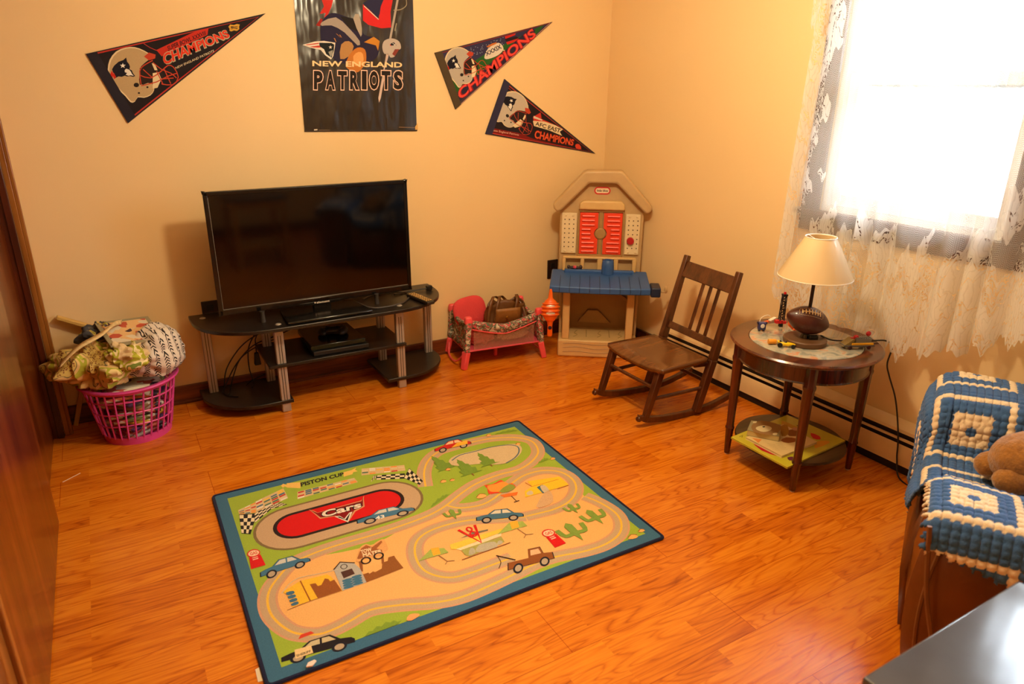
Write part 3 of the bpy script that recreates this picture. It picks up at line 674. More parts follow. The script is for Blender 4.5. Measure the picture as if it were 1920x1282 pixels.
# grandstands
def checks(quads, nx, ny, base=(226, 208, 170)):
    for qd in quads:
        f = A.quadmap(qd); A.lay(); A.setc((36, 30, 28)); A.mb.add([A.to3(*f(a, b), A.h) for a, b in ((-.02, -.04), (1.02, -.04), (1.02, 1.04), (-.02, 1.04))], [(0, 1, 2, 3)])
        A.lay()
        for i in range(nx):
            for j in range(ny):
                if (i+j) % 2: continue
                A.setc(base); A.mb.add([A.to3(*f(a, b), A.h) for a, b in ((i/nx, j/ny), ((i+1)/nx, j/ny), ((i+1)/nx, (j+1)/ny), (i/nx, (j+1)/ny))], [(0, 1, 2, 3)])
e6 = crop(380, 780, 4.364)
checks([[e6(318, 955), e6(392, 960), e6(440, 800), e6(300, 810)], [e6(430, 870), e6(560, 760), e6(540, 725), e6(425, 800)], [e6(560, 760), e6(690, 722), e6(640, 708), e6(545, 725)]], 4, 5)
checks([[e6(1375, 540), e6(1420, 500), e6(1440, 485), e6(1400, 490)], [e6(1420, 520), e6(1650, 510), e6(1650, 470), e6(1430, 485)], [e6(1650, 505), e6(1775, 560), e6(1800, 530), e6(1690, 430)]], 6, 3)
rnd = random.Random(11)
def stand(quad, nx, ny, rot=0):
    f = A.quadmap(quad); cols = [(190, 40, 40), (60, 104, 132), (232, 182, 60), (222, 214, 196), (232, 140, 50), (210, 190, 150), (70, 110, 90)]
    A.lay(); A.setc((206, 176, 128)); A.mb.add([A.to3(*f(a, b), A.h) for a, b in ((0, 0), (1, 0), (1, 1), (0, 1))], [(0, 1, 2, 3)]); A.lay()
    for i in range(nx):
        for j in range(ny):
            for k in range(2):
                if rnd.random() < .22: continue
                A.setc(rnd.choice(cols)); u0 = (i+.08)/nx; v0 = (j+.08+.46*k)/ny
                A.mb.add([A.to3(*f(a, b), A.h) for a, b in ((u0, v0), (u0+.82/nx, v0), (u0+.82/nx, v0+.36/ny), (u0, v0+.36/ny))], [(0, 1, 2, 3)])
stand([e6(300, 805), e6(440, 790), e6(440, 700), e6(290, 770)], 3, 3); stand([e6(440, 785), e6(700, 670), e6(660, 590), e6(430, 700)], 4, 3)
stand([e6(775, 680), e6(1270, 540), e6(1240, 505), e6(775, 620)], 8, 2); stand([e6(1300, 485), e6(1660, 445), e6(1650, 400), e6(1300, 430)], 6, 2)
A.shape([[(0, .5), (.12, .9), (.3, .6), (.3, .95), (1, 1.0), (1, 0), (.35, .1), (.2, .35), (.1, .1)]], [e6(640, 590), e6(800, 590), e6(800, 540), e6(640, 550)], (232, 186, 96))
A.shape([[(0, .1), (.6, 0), (.7, .3), (1, .2), (.85, .6), (.95, .9), (.6, .8), (0, 1)]], [e6(1155, 500), e6(1270, 460), e6(1260, 415), e6(1150, 460)], (232, 186, 96))
A.text('PISTON CUP', [e6(806, 578), e6(1158, 486), e6(1152, 458), e6(798, 545)], (36, 30, 30), .04)
u0, _ = r2(472, 998); u1, _ = r2(796, 929); _, v1 = r2(724, 901); _, v0 = r2(540, 1034)
rp2(stad(u0, u1, v0, v1), (126, 104, 66)); rp2(stad(u0+.010, u1-.010, v0+.010, v1-.010), (190, 158, 122))
a0, _ = r2(519, 991); a1, _ = r2(752, 934); _, b1 = r2(719, 919); _, b0 = r2(550, 1007)
rp2(stad(a0-.014, a1+.014, b0-.014, b1+.014), (42, 26, 20)); rp2(stad(a0, a1, b0, b1), (206, 18, 14))
# winged lettering badge
A.poly([e6(*p) for p in ((870, 765), (910, 775), (940, 790), (1300, 690), (1320, 650), (1318, 680), (1325, 740), (1250, 780), (1190, 870), (1080, 820), (960, 840), (915, 800))], (206, 150, 100)); A.poly([e6(*p) for p in ((880, 770), (940, 792), (1300, 696), (1312, 662), (1312, 735), (1240, 772), (1186, 858), (1088, 815), (965, 830), (922, 798))], (130, 14, 12))
A.poly([e6(*p) for p in ((1080, 822), (1120, 815), (1160, 840), (1200, 790), (1225, 782), (1190, 868))], (222, 212, 196)); A.poly([e6(*p) for p in ((1100, 826), (1120, 822), (1165, 850), (1208, 790), (1186, 856))], (40, 24, 24))
A.text('Cars', [e6(975, 838), e6(1308, 748), e6(1300, 690), e6(960, 780)], (40, 20, 20), .09); A.text('Cars', [e6(982, 832), e6(1300, 746), e6(1293, 698), e6(968, 780)], (230, 214, 196), .03)
# generic toy-like vehicles (plain stand-ins)
def vehicle(quad, body, roof=None, win=(200, 196, 186), wheel=(176, 156, 130), kind='car', dark=(30, 30, 40)):
    f = A.quadmap(quad)
    sh = {'car': [(0, .22), (.0, .46), (.12, .55), (.24, .60), (.38, .92), (.66, .95), (.80, .60), (.95, .52), (1, .40), (1, .22)],
          'truck': [(0, .22), (0, .55), (.45, .55), (.45, .98), (.72, .98), (.78, .62), (.98, .56), (1, .22)]}[kind]
    A.shape([sh], quad, dark, 0); A.shape([[(.02+.96*u, .03+.95*v) for u, v in sh]], quad, body, 0)
    if kind == 'car': A.shape([[(.30, .62), (.40, .86), (.52, .88), (.52, .62)], [(.55, .62), (.55, .88), (.65, .87), (.74, .62)]], quad, win)
    else: A.shape([[(.50, .64), (.50, .90), (.68, .90), (.73, .64)]], quad, win)
    for cx in (.22, .78):
        for r_, c_ in ((.13, dark), (.085, wheel)):
            A.shape([[(cx+r_*.82*cos(t*pi/7), .2+r_*1.75*sin(t*pi/7)) for t in range(14)]], quad, c_)
e8 = crop(420, 1000, 4.545); e7 = crop(780, 780, 4.0); e9 = crop(800, 900, 4.8); e5 = crop(500, 1160, 9.6)
vehicle([e6(1265, 905), e6(1745, 790), e6(1720, 700), e6(1250, 800)], (70, 116, 146)); A.text('43', [e6(1415, 850), e6(1490, 832), e6(1485, 805), e6(1410, 822)], (222, 222, 214), .03)
vehicle([e8(310, 410), e8(745, 260), e8(720, 150), e8(300, 250)], (66, 112, 142))
vehicle([e5(270, 860), e5(1600, 500), e5(1570, 140), e5(250, 520)], (34, 28, 32), win=(196, 180, 140)); 
f_ = [e5(520, 720), e5(840, 620), e5(800, 480), e5(500, 560)]; A.shape([[(0, 0), (1, .05), (1, 1), (0, 1)]], f_, (228, 196, 140)); A.text('SHERIFF', [e5(540, 690), e5(800, 600), e5(790, 560), e5(530, 650)], (40, 30, 30), .02)
A.shape([[(0, 0), (.15, .8), (.8, 1), (1, .3)]], [e5(570, 370), e5(860, 280), e5(850, 210), e5(570, 280)], (206, 66, 44))
vehicle([e7(140, 285), e7(420, 225), e7(405, 150), e7(135, 205)], (196, 34, 24), win=(226, 190, 150)); A.shape([[(.45, .25), (.62, .6), (.9, .65), (.9, .3)]], [e7(140, 285), e7(420, 225), e7(405, 150), e7(135, 205)], (232, 176, 50))
vehicle([e7(450, 810), e7(810, 775), e7(805, 680), e7(450, 705)], (70, 108, 130), win=(214, 200, 176))
vehicle([e9(730, 860), e9(1160, 745), e9(1130, 570), e9(725, 660)], (142, 80, 34), kind='truck', win=(222, 176, 130)); A.stroke([e9(800, 720), e9(625, 680)], .006, (60, 34, 20)); A.stroke([e9(640, 690), e9(668, 740), e9(650, 795), (810+100, 1063)][:3], .003, (90, 60, 40), 3)
# tow sign and ruined town
A.poly([e8(*p) for p in ((1150, 240), (1165, 325), (1185, 325), (1180, 240))], (142, 84, 44)); A.poly([e8(*p) for p in ((1340, 200), (1345, 260), (1365, 250), (1360, 190))], (142, 84, 44))
A.poly([e8(*p) for p in ((1125, 225), (1140, 170), (1160, 120), (1210, 90), (1260, 105), (1290, 80), (1345, 50), (1370, 60), (1400, 130), (1385, 150), (1360, 170), (1345, 190), (1220, 210), (1140, 245))], (222, 160, 96), 2)
A.poly([e8(*p) for p in ((1135, 215), (1150, 175), (1170, 128), (1212, 100), (1262, 118), (1340, 62), (1350, 75), (1300, 130), (1345, 140), (1350, 165), (1220, 198), (1150, 220))], (160, 92, 46))
A.text('TOW', [e8(1168, 175), e8(1262, 150), e8(1255, 118), e8(1162, 145)], (236, 206, 164), .04); A.text('MATER', [e8(1185, 205), e8(1348, 165), e8(1342, 135), e8(1180, 172)], (236, 206, 164), .04)
def ell_px(c, rx, ry, rot, n=18):
    return [(c[0]+rx*cos(t*2*pi/n)*cos(rot)-ry*sin(t*2*pi/n)*sin(rot), c[1]+rx*cos(t*2*pi/n)*sin(rot)+ry*sin(t*2*pi/n)*cos(rot)) for t in range(n)]
for c_ in ((1210, 232), (1318, 192)): A.stroke(ell_px(e8(*c_), 8.6, 5.6, -.25), .006, (40, 28, 24), closed=True)
A.poly([e8(*p) for p in ((1185, 350), (1230, 335), (1240, 345), (1270, 325), (1290, 330), (1345, 300), (1350, 250), (1395, 235), (1400, 205), (1450, 190), (1465, 215), (1530, 295), (1215, 418))], (142, 84, 36))
A.poly([e8(*p) for p in ((935, 310), (990, 250), (1110, 255), (1160, 300), (1215, 418), (1010, 490))], (176, 170, 160)); A.stroke([e8(935, 310), e8(990, 245), e8(1115, 252)], .005, (60, 36, 24))
A.poly([e8(*p) for p in ((995, 330), (1090, 300), (1115, 345), (1020, 385))], (80, 50, 40)); A.stroke(ell_px(e8(1022, 284), 6, 4.2, -.2), .003, (60, 50, 44), closed=True)
for i in range(4):
    for s_ in (0, 1):
        x, y = 1010+s_*80+i*4, 400-s_*30+i*20
        A.poly([e8(x, y), e8(x+70, y-20), e8(x+80, y-4), e8(x+8, y+16)], (66, 112, 140), 2)
A.poly([e8(*p) for p in ((500, 500), (650, 405), (880, 350), (915, 370), (1010, 490), (650, 605), (585, 630), (535, 520))], (234, 180, 48)); A.stroke([e8(650, 405), e8(735, 575)], .004, (150, 80, 30))
A.poly([e8(*p) for p in ((730, 435), (780, 425), (800, 450), (830, 440), (860, 385), (890, 390), (905, 410), (940, 395), (1005, 490), (800, 555))], (146, 82, 34))
for i in range(4): A.poly([e8(530+i*14, 505+i*32), e8(590+i*12, 490+i*30), e8(600+i*12, 512+i*30), e8(545+i*14, 530+i*30)], (66, 104, 130), 2)
A.stroke([e8(490, 515), e8(560, 430), e8(640, 380), e8(760, 355), e8(900, 325), e8(1000, 300)], .003, (200, 186, 160), 3); A.stroke([e8(540, 655), e8(740, 575), e8(1005, 488)], .002, (150, 90, 50))
# gas pumps
def pump(q_):
    A.shape([[(.05, 0), (1, 0), (.95, .62), (.1, .62)]], q_, (206, 26, 24)); A.shape([[(.5+.5*cos(t*pi/8), .78+.22*sin(t*pi/8)) for t in range(16)]], q_, (206, 40, 34)); A.shape([[(.5+.42*cos(t*pi/8), .78+.16*sin(t*pi/8)) for t in range(16)]], q_, (236, 196, 160))
    f = A.quadmap(q_); g = lambda u, v: f(u, v)
    vs_, fs = text_polys('GAS', .02); A.lay(); A.setc((206, 40, 34)); A.mb.add([A.to3(*f(.22+.56*u, .70+.16*v), A.h) for u, v in vs_], fs)
    A.shape([[(.3, .42), (.7, .42), (.7, .47), (.3, .47)], [(.3, .52), (.7, .52), (.7, .56), (.3, .56)]], q_, (236, 190, 160))
pump([e8(225, 308), e8(355, 270), e8(295, 125), e8(190, 150)]); pump([e9(1150, 612), e9(1255, 570), e9(1120, 430), e9(1015, 465)])
# service station and signs
A.poly([e7(*p) for p in ((835, 490), (1075, 455), (1145, 515), (1000, 560), (820, 610), (815, 565), (870, 530))], (236, 190, 44)); A.stroke([e7(820, 500), e7(870, 530), e7(1070, 475)], .003, (200, 110, 40))
A.poly([e7(*p) for p in ((905, 535), (950, 515), (990, 575), (950, 580))], (70, 110, 120)); A.poly([e7(*p) for p in ((930, 530), (965, 520), (1000, 560), (965, 580))], (200, 180, 152), 2); A.poly([e7(*p) for p in ((830, 575), (865, 560), (880, 585), (840, 595))], (200, 180, 152), 2)
A.poly([e7(*p) for p in ((960, 580), (1010, 565), (1030, 640), (960, 680), (900, 680))], (206, 164, 122), 2); A.stroke([e7(1060, 548), e7(1145, 520)], .004, (180, 110, 40))
A.poly([e7(*p) for p in ((512, 520), (560, 515), (600, 500), (640, 480), (685, 510), (720, 505), (750, 535), (680, 570), (600, 580), (545, 585), (535, 545))], (222, 70, 34), 2); A.poly([e7(*p) for p in ((535, 525), (600, 510), (650, 492), (700, 515), (680, 560), (580, 570), (550, 560))], (236, 150, 60), 2); A.poly([e7(*p) for p in ((620, 570), (700, 510), (748, 535), (690, 570))], (140, 150, 60), 2)
A.poly([e7(*p) for p in ((630, 595), (700, 580), (765, 570), (755, 595), (660, 610))], (230, 110, 40)); A.stroke([e7(715, 600), e7(755, 640)], .003, (90, 60, 40)); A.stroke([e7(735, 648), e7(775, 634)], .005, (60, 40, 30))
# V8 diner
A.poly([e7(*p) for p in ((330, 920), (420, 875), (540, 850), (540, 860), (420, 890))], (120, 110, 90)); A.poly([e7(*p) for p in ((255, 965), (640, 845), (665, 860), (620, 880), (300, 1000), (262, 1002))], (236, 194, 70)); A.poly([e7(*p) for p in ((300, 1000), (640, 875), (640, 900), (345, 1010))], (232, 204, 160))
A.poly([e7(*p) for p in ((340, 1005), (640, 905), (665, 945), (400, 1055), (365, 1040))], (166, 160, 82)); A.poly([e7(*p) for p in ((395, 1045), (410, 990), (440, 1000), (445, 1030))], (176, 166, 140), 2); A.poly([e7(*p) for p in ((450, 1020), (470, 970), (560, 945), (600, 950), (610, 985), (520, 1015))], (180, 170, 146), 2); A.poly([e7(*p) for p in ((610, 970), (615, 940), (640, 935), (650, 955))], (180, 170, 146), 2)
A.stroke([e7(345, 1080), e7(708, 950)], .004, (140, 80, 40))
A.stroke([e7(318, 855), e7(490, 950), e7(440, 818)], .010, (206, 28, 24)); A.stroke(ell_px(e7(400, 850), 5.2, 3.6, .3), .006, (206, 28, 24), closed=True); A.stroke(ell_px(e7(430, 885), 6.0, 4.2, .3), .006, (206, 28, 24), closed=True); A.stroke([e7(400, 900), e7(470, 880)], .006, (206, 28, 24))
for (x, y) in ((150, 1020), (740, 820)):
    A.poly([e7(x-130, y+70), e7(x-40, y-20), e7(x+60, y-30), e7(x+95, y+5), e7(x+20, y+25)], (160, 172, 80)); A.poly([e7(x-40, y-25), e7(x+20, y-35), e7(x+35, y+15), e7(x-20, y+30)], (236, 170, 50))
    A.stroke([e7(x+20, y+25), e7(x+85, y+70), e7(x+70, y+95)], .003, (150, 110, 70)); A.stroke([e7(x+85, y+70), e7(x+140, y+65)], .003, (150, 110, 70))
# trees, cacti, bushes, pond
A.poly([e7(*p) for p in ((245, 345), (290, 300), (420, 265), (560, 235), (700, 212), (770, 215), (795, 255), (760, 310), (690, 350), (600, 365), (480, 360), (300, 375))], (206, 180, 140), 3)
A.stroke([e7(270, 335), e7(330, 295), e7(450, 265), e7(560, 235), e7(690, 218), e7(760, 230), e7(772, 270), e7(740, 315), e7(675, 355)], .006, (86, 110, 120), 3)
def pine(base, tip, w_):
    b_ = Vector(r2(*base)+(0,)); t_ = Vector(r2(*tip)+(0,)); d_ = t_-b_; n_ = Vector((-d_.y, d_.x, 0)).normalized(); Lp = []; Rp = []
    for i, f in enumerate((.12, .18, .38, .42, .62, .66, .84, .88)):
        ww = w_*(1.05-f)*(1 if i % 2 == 0 else .62); Lp.append(b_+d_*f+n_*ww); Rp.append(b_+d_*f-n_*ww)
    A.stroke2([(b_.x, b_.y), ((b_+d_*.2).x, (b_+d_*.2).y)], .006, (140, 90, 50))
    rp2([(v.x, v.y) for v in Lp]+[(t_.x, t_.y)]+[(v.x, v.y) for v in Rp[::-1]], (116, 146, 52))
pine(e7(250, 412), e7(115, 300), .052); pine(e7(435, 448), e7(305, 325), .058); pine(e7(572, 378), e7(460, 275), .05)
def bush(q_, c_=(122, 150, 50)): A.shape([[(0, .1), (.12, .45), (.22, .4), (.34, .75), (.46, .6), (.58, .95), (.7, .75), (.8, .9), (.9, .6), (1, .7), (.9, .35), (.6, .25), (.3, .15)]], q_, c_)
bush([e7(590, 140), e7(770, 120), e7(765, 95), e7(590, 115)]); bush([e7(915, 358), e7(1000, 335), e7(998, 310), e7(915, 322)]); bush([e7(105, 700), e7(250, 600), e7(255, 575), e7(120, 620)]); bush([e8(1200, 890), e8(1520, 790), e8(1510, 720), e8(1190, 800)])
def cactus(base, tip, w_=.03):
    b_ = Vector(r2(*base)+(0,)); t_ = Vector(r2(*tip)+(0,)); d_ = t_-b_; n_ = Vector((-d_.y, d_.x, 0)).normalized(); G_ = (126, 150, 62); A.lay()
    rp2([(v.x, v.y) for v in (b_, b_+d_*.5+n_*w_*.45, b_+d_*.85+n_*w_*.5, t_, b_+d_*.85-n_*w_*.5, b_+d_*.5-n_*w_*.45)], G_)
    for s_ in (-1, 1): A.stroke2([(v.x, v.y) for v in (b_+d_*.45, b_+d_*.42+n_*w_*1.2*s_, b_+d_*.8+n_*w_*1.5*s_)], w_*.55, G_, 3)
cactus(e7(1255, 935), e7(1120, 805), .034); cactus(e7(1405, 810), e7(1280, 705), .03); cactus(e7(1215, 730), e7(1140, 660), .02); cactus(e7(305, 775), e7(255, 700), .02)
for (x, y, s_) in ((545, 145, 1), (240, 400, 1), (205, 490, 1.2), (272, 480, 1), (765, 210, 1), (1025, 320, 1), (490, 600, 2), (1625, 905, 2), (1690, 860, 1.3)):
    A.poly([e7(x-18*s_, y+8*s_), e7(x-8*s_, y-6*s_), e7(x+10*s_, y-6*s_), e7(x+20*s_, y+2*s_), e7(x, y+10*s_)], (236, 170, 92), 2); A.stroke([e7(x-18*s_, y+6*s_), e7(x-6*s_, y-7*s_), e7(x+16*s_, y-6*s_)], .0035, (156, 92, 40), 2)
A.poly([e8(1555, 740), e8(1580, 695), e8(1640, 685), e8(1670, 700), e8(1600, 745)], (236, 160, 96), 2)
A.build('printed_pile', rug)
# small litter
q = MB(); q.prism([(-.03, -.035), (.035, -.05), (.05, .03), (-.028, .012)], 0, .0012); o = q.build('paper_scrap', mat('cream_paper', (232, 220, 196), .8)); o.location = (-2.53, -1.945, .0005)
tag(o, 'small cream paper scrap sticking out under the near left rug corner', 'paper')
q = MB(); q.prism([(-.014, -.006), (.002, -.010), (.016, .002), (.012, .008), (-.006, .006)], 0, .004); o = q.build('paper_crumb', mat('pale_pink_paper', (236, 212, 196), .8)); o.location = (-2.425, -2.0, RT+.0045)
tag(o, 'tiny pale crumb lying on blue edge of the rug by printed black car', 'crumb')
q = MB(); q.tube([(-.03, -.02, .002), (0, 0, .003), (.03, .025, .002)], .0014, 6); o = q.build('straw_bit', mat('pale_straw', (230, 200, 150), .6)); o.location = (-3.0, -.56, .0005)
tag(o, 'thin pale sliver on the floor beside closet door', 'litter')
# ================================================================== TV STAND
M_blkwood = mat('black_laminate', (30, 25, 22), .32, spec=.5, vary=.15, vscale=60)
M_silver = mat('silver_plastic', (176, 168, 160), .38, metal=.35)
M_groove = mat('dark_groove', (60, 54, 50), .5)
M_blk = mat('black_gloss_plastic', (14, 13, 13), .18, spec=.5)
M_blkm = mat('black_matte_plastic', (22, 20, 19), .5)
tv = thing('tv_stand', (-1.83, 0, 0), 0, 'low black curved television stand with silver square posts', 'tv stand')
def quarter(cx, cy, rx, ry, a0, a1, n=12): return [(cx+rx*cos(radians(a0+(a1-a0)*i/n)), cy+ry*sin(radians(a0+(a1-a0)*i/n))) for i in range(n+1)]
TOPZ = .45
def squarter(cx, cy, rx, ry, a0, a1, n=14, p=.84):
    o_ = []
    for i in range(n+1):
        a = radians(a0+(a1-a0)*i/n); c_, s_ = cos(a), sin(a); o_.append((cx+rx*math.copysign(abs(c_)**p, c_), cy+ry*math.copysign(abs(s_)**p, s_)))
    return o_
out = [(-.62, -.045)] + squarter(-.28, -.10, .34, .335, 180, 270) + squarter(.26, -.10, .35, .335, 270, 360) + [(.61, -.045)]
q = MB(); q.prism(out, TOPZ-.018, TOPZ); q.build('top_panel', M_blkwood, tv, bevel=.003)
q = MB(); q.prism([(-.335, -.03), (-.335, -.375), (.345, -.375), (.345, -.03)], .235, .25); q.build('middle_shelf', M_blkwood, tv, bevel=.002)
for s, nm in ((-1, 'l'), (1, 'r')):
    o_ = [(s*.24, -.03), (s*.24, -.365)] + [(s*x, y) for x, y in quarter(.36, -.125, .26, .24, 270, 360)] + [(s*.62, -.03)]
    q = MB(); q.prism(o_, .045, .062); q.build('bottom_shelf', M_blkwood, tv, bevel=.002)
for x, y, z0, z1 in ((-.275, -.345, 0, TOPZ-.018), (.32, -.345, 0, TOPZ-.018), (-.285, -.075, 0, TOPZ-.018), (.315, -.075, 0, TOPZ-.018), (-.56, -.085, 0, TOPZ-.018), (.585, -.085, 0, TOPZ-.018)):
    q = MB(); q.box((x, y, (z0+z1)/2), (.042, .030, z1-z0)); o = q.build('post', M_silver, tv, bevel=.004)
    q = MB(); q.box((x-.006, y-.0152, (z0+z1)/2), (.003, .002, (z1-z0)*.8)); q.box((x+.006, y-.0152, (z0+z1)/2), (.003, .002, (z1-z0)*.8)); q.build('groove', M_groove, o)
for x, y in ((-.275, -.375), (.32, -.365), (-.565, -.115), (-.285, -.085)):
    q = MB(); q.lathe([(0, .003), (.011, .003), (.014, 0)], c=(x, y, TOPZ), n=20); q.build('cap', M_silver, tv)

# television
T = thing('television', (-1.868, -.255, TOPZ), radians(0.6), 'large black flat screen television reflecting the room, on low black stand', 'television')
tw, th, z0 = .935, .555, .045
q = MB(); ring_t = .016
q.box((0, .018, z0+th/2), (tw-.02, .03, th-.02)); q.box((0, .045, z0+th*.42), (tw*.72, .03, th*.6)); q.build('rear_housing', M_blkm, T, bevel=.004)
q = MB()
for c_, d_ in (((0, 0, z0+.0125), (tw, .022, .025)), ((0, 0, z0+th-.009), (tw, .022, .018)), ((-tw/2+.009, 0, z0+th/2), (.018, .022, th)), ((tw/2-.009, 0, z0+th/2), (.018, .022, th))): q.box(c_, d_)
bz = q.build('bezel', M_blk, T, bevel=.003)
q = MB(); q.box((0, -.004, z0+th/2+.003), (tw-.034, .006, th-.04)); q.build('screen', mat('screen_glass', (5, 5, 6), .07, spec=.5), T, smooth=0)
q = MB()
for c_, d_ in (((0, -.0075, z0+.0262), (tw-.034, .002, .0022)), ((-tw/2+.0185, -.0075, z0+th/2), (.0015, .002, th-.05))): q.box(c_, d_)
q.build('screen_trim', mat('grey_bright_trim', (130, 122, 112), .3), T)
q = MB(); q.prism([(-.11, .004), (-.06, -.010), (.06, -.010), (.11, .004)], -.012, -.002, M=Matrix(((1, 0, 0), (0, 0, 1), (0, 1, 0))), c=(0, -.002, z0)); lb = q.build('badge_lip', M_blk, T, bevel=.001)
vs_, fs_ = text_polys('element', .02); q = MB(); q.add([(-.028+u*.064, -.0150, z0-.004+v*.010) for u, v in vs_], fs_); q.add([(-.038, -.0150, z0-.002), (-.032, -.0150, z0-.002), (-.032, -.0150, z0+.005), (-.038, -.0150, z0+.005)], [(0, 1, 2, 3)])
o = q.build('lettering', mat('pale_lettering', (222, 206, 190), .4), lb, smooth=0, recalc=False)
q = MB(); q.box((0, .0, .035), (.085, .022, .06)); q.build('neck', M_blk, T, bevel=.003)
q = MB(); q.prism([(-.205, -.165), (.20, -.165), (.175, .06), (-.19, .06)], .002, .016); q.build('base_plate', M_blk, T, bevel=.005)
for x, y in ((-.29, -.05), (.27, -.03)):
    q = MB(); q.lathe([(0, .0), (.012, .0), (.0095, .045), (.012, .052), (0, .052)], c=(x, y, .0), n=14); q.build('support_peg', mat('grey_peg', (60, 56, 54), .4), T)

# console, controller, remote
T = thing('game_console', (-1.815, -.205, .25), radians(-1), 'flat black game console of two stacked slabs on the middle shelf', 'game console')
q = MB(); q.prism([(-.135, -.15), (.14, -.15), (.13, .145), (-.13, .145)], .003, .026); q.build('lower_slab', M_blkm, T, bevel=.003)
q = MB(); q.prism([(-.142, -.135), (.128, -.135), (.118, .150), (-.14, .150)], .028, .052); q.build('upper_slab', M_blk, T, bevel=.003)
T = thing('game_controller', (-1.81, -.20, .302), radians(-20), 'black game controller lying on top of the flat console', 'game controller')
q = MB(); q.ell((0, 0, .020), (.058, .030, .017)); 
for s in (-1, 1): q.ell((s*.052, -.018, .018), (.022, .046, .018), M=rotm('Z', s*-14))
q.build('body', mat('black_matte_pad', (58, 54, 52), .38), T)
for s in (-1, 1):
    q = MB(); q.lathe([(0, .010), (.010, .010), (.008, .004), (.006, 0)], c=(s*.024, -.012, .032), n=14); q.build('thumb_stick', M_blkm, T)
q = MB()
for a in range(4): q.ell((.046+.009*cos(a*pi/2), .006+.009*sin(a*pi/2), .036), (.004, .004, .003), 8, 6)
q.build('button', mat('grey_button', (70, 68, 66), .5), T)
T = thing('remote_control', (-1.385, -.335, TOPZ), radians(10), 'black remote control with tan buttons, on right end of television stand', 'remote control')
q = MB(); q.prism([(-.022, -.10), (.022, -.10), (.024, 0), (.022, .10), (-.022, .10), (-.024, 0)], .001, .018); q.build('body', mat('dark_remote', (40, 32, 26), .45), T, bevel=.004)
for i in range(9):
    for j in range(3):
        q = MB(); q.box((-.013+.013*j, -.075+.019*i, .0195), (.009, .010, .004)); q.build('button', mat('tan_button', (190, 150, 90), .5), T, bevel=.001)
# cords
M_cord = mat('black_rubber_cord', (20, 17, 16), .45); M_gcord = mat('grey_cable', (74, 68, 66), .45)
def cord(name, pts, r, m, lab, cat='cord', k=6):
    q = MB(); q.tube(smoothpts(pts, k), r, 7); return tag(q.build(name, m), lab, cat)
cord('grey_cable', [(-1.78, -.10, .455), (-1.70, -.20, .458), (-1.66, -.34, .456), (-1.60, -.37, .455), (-1.50, -.35, .455), (-1.42, -.27, .455), (-1.40, -.19, .455), (-1.47, -.13, .455), (-1.57, -.14, .455), (-1.64, -.19, .455)], .004, M_gcord, 'dark grey cable curled on the stand top under the television', 'cord')
T = thing('plug_cord', (-1.30, -.16, TOPZ), 0, 'short black cord with plug at right end of television stand', 'cord')
q = MB(); q.tube(smoothpts([(-.17, -.03, .006), (-.10, -.01, .006), (-.03, -.01, .008), (.02, -.015, .012)], 6), .004, 7); q.build('cord', M_cord, T)
q = MB(); q.box((.032, -.018, .014), (.030, .022, .024)); q.box((.05, -.022, .014), (.014, .005, .003)); q.build('plug', M_cord, T, bevel=.003)
rnd = random.Random(4)
cb = [[(-2.02, -.06, .30), (-2.10, -.05, .32), (-2.22, -.05, .27), (-2.31, -.06, .17), (-2.34, -.09, .09), (-2.35, -.16, .068), (-2.30, -.22, .067)],
      [(-2.05, -.05, .27), (-2.14, -.045, .25), (-2.24, -.05, .20), (-2.29, -.07, .12), (-2.32, -.12, .068), (-2.34, -.18, .068)],
      [(-2.16, -.04, .31), (-2.20, -.045, .24), (-2.21, -.055, .14), (-2.20, -.08, .068), (-2.22, -.14, .068)],
      [(-1.98, -.055, .31), (-2.06, -.06, .29), (-2.18, -.07, .26), (-2.27, -.075, .18), (-2.33, -.10, .10), (-2.36, -.14, .068)]]
cl_ = ['black cable arching highest behind the stand and down onto left lower shelf', 'lower black cable looping behind the left side of television stand', 'black cable dropping straight down behind the left side of stand', 'second arching black cable crossing others behind the stand at left']
for p_, l_ in zip(cb, cl_): cord('cable', p_, .0032, M_cord, l_)['group'] = 'cables behind the stand'
T = thing('power_adapter', (-2.165, -.045, .18), 0, 'small black adapter hanging among cables behind the television stand', 'adapter')
q = MB(); q.box((0, 0, 0), (.032, .03, .065), taper=.6); q.build('body', M_blkm, T, bevel=.004)
q = MB(); q.tube([(0, 0, .03), (.002, 0, .10), (.02, .0, .14)], .003, 6); q.build('lead', M_cord, T)
cord('cable', [(-2.02, -.05, .12), (-2.10, -.05, .10), (-2.20, -.06, .075), (-2.24, -.10, .068)], .003, M_cord, 'lowest black cable lying across the left bottom shelf')['group'] = 'cables behind the stand'

# ================================================================== LAUNDRY BASKET
BX, BY = -2.74, -.235
T = thing('laundry_basket', (BX, BY, 0), 0, 'round pink plastic lattice basket overflowing with cloth and magazines', 'basket')
M_pink = mat('pink_plastic', (212, 70, 150), .38, spec=.5)
r0, r1, bh = .135, .185, .272
def rad(z): return r0+(r1-r0)*(z/bh)
q = MB(); q.lathe([(0, .004), (r0-.004, .004), (rad(.034)-.004, .034), (rad(.034), .034), (r0+.002, .0), (0, 0)], n=48); q.build('solid_base', M_pink, T)
q = MB(); q.lathe([(rad(bh)-.006, bh-.020), (rad(bh)+.002, bh-.020), (rad(bh)+.018, bh-.004), (rad(bh)+.016, bh+.003), (rad(bh)-.004, bh)], n=48, closed=True); q.build('rim', M_pink, T)
q = MB(); nb = 30
for i in range(nb):
    a = 2*pi*i/nb; tw_ = .16
    p_ = [(rad(z)*cos(a+tw_*z/bh), rad(z)*sin(a+tw_*z/bh), z) for z in (.030, .12, .20, bh-.015)]
    q.tube(p_, .0042, 5)
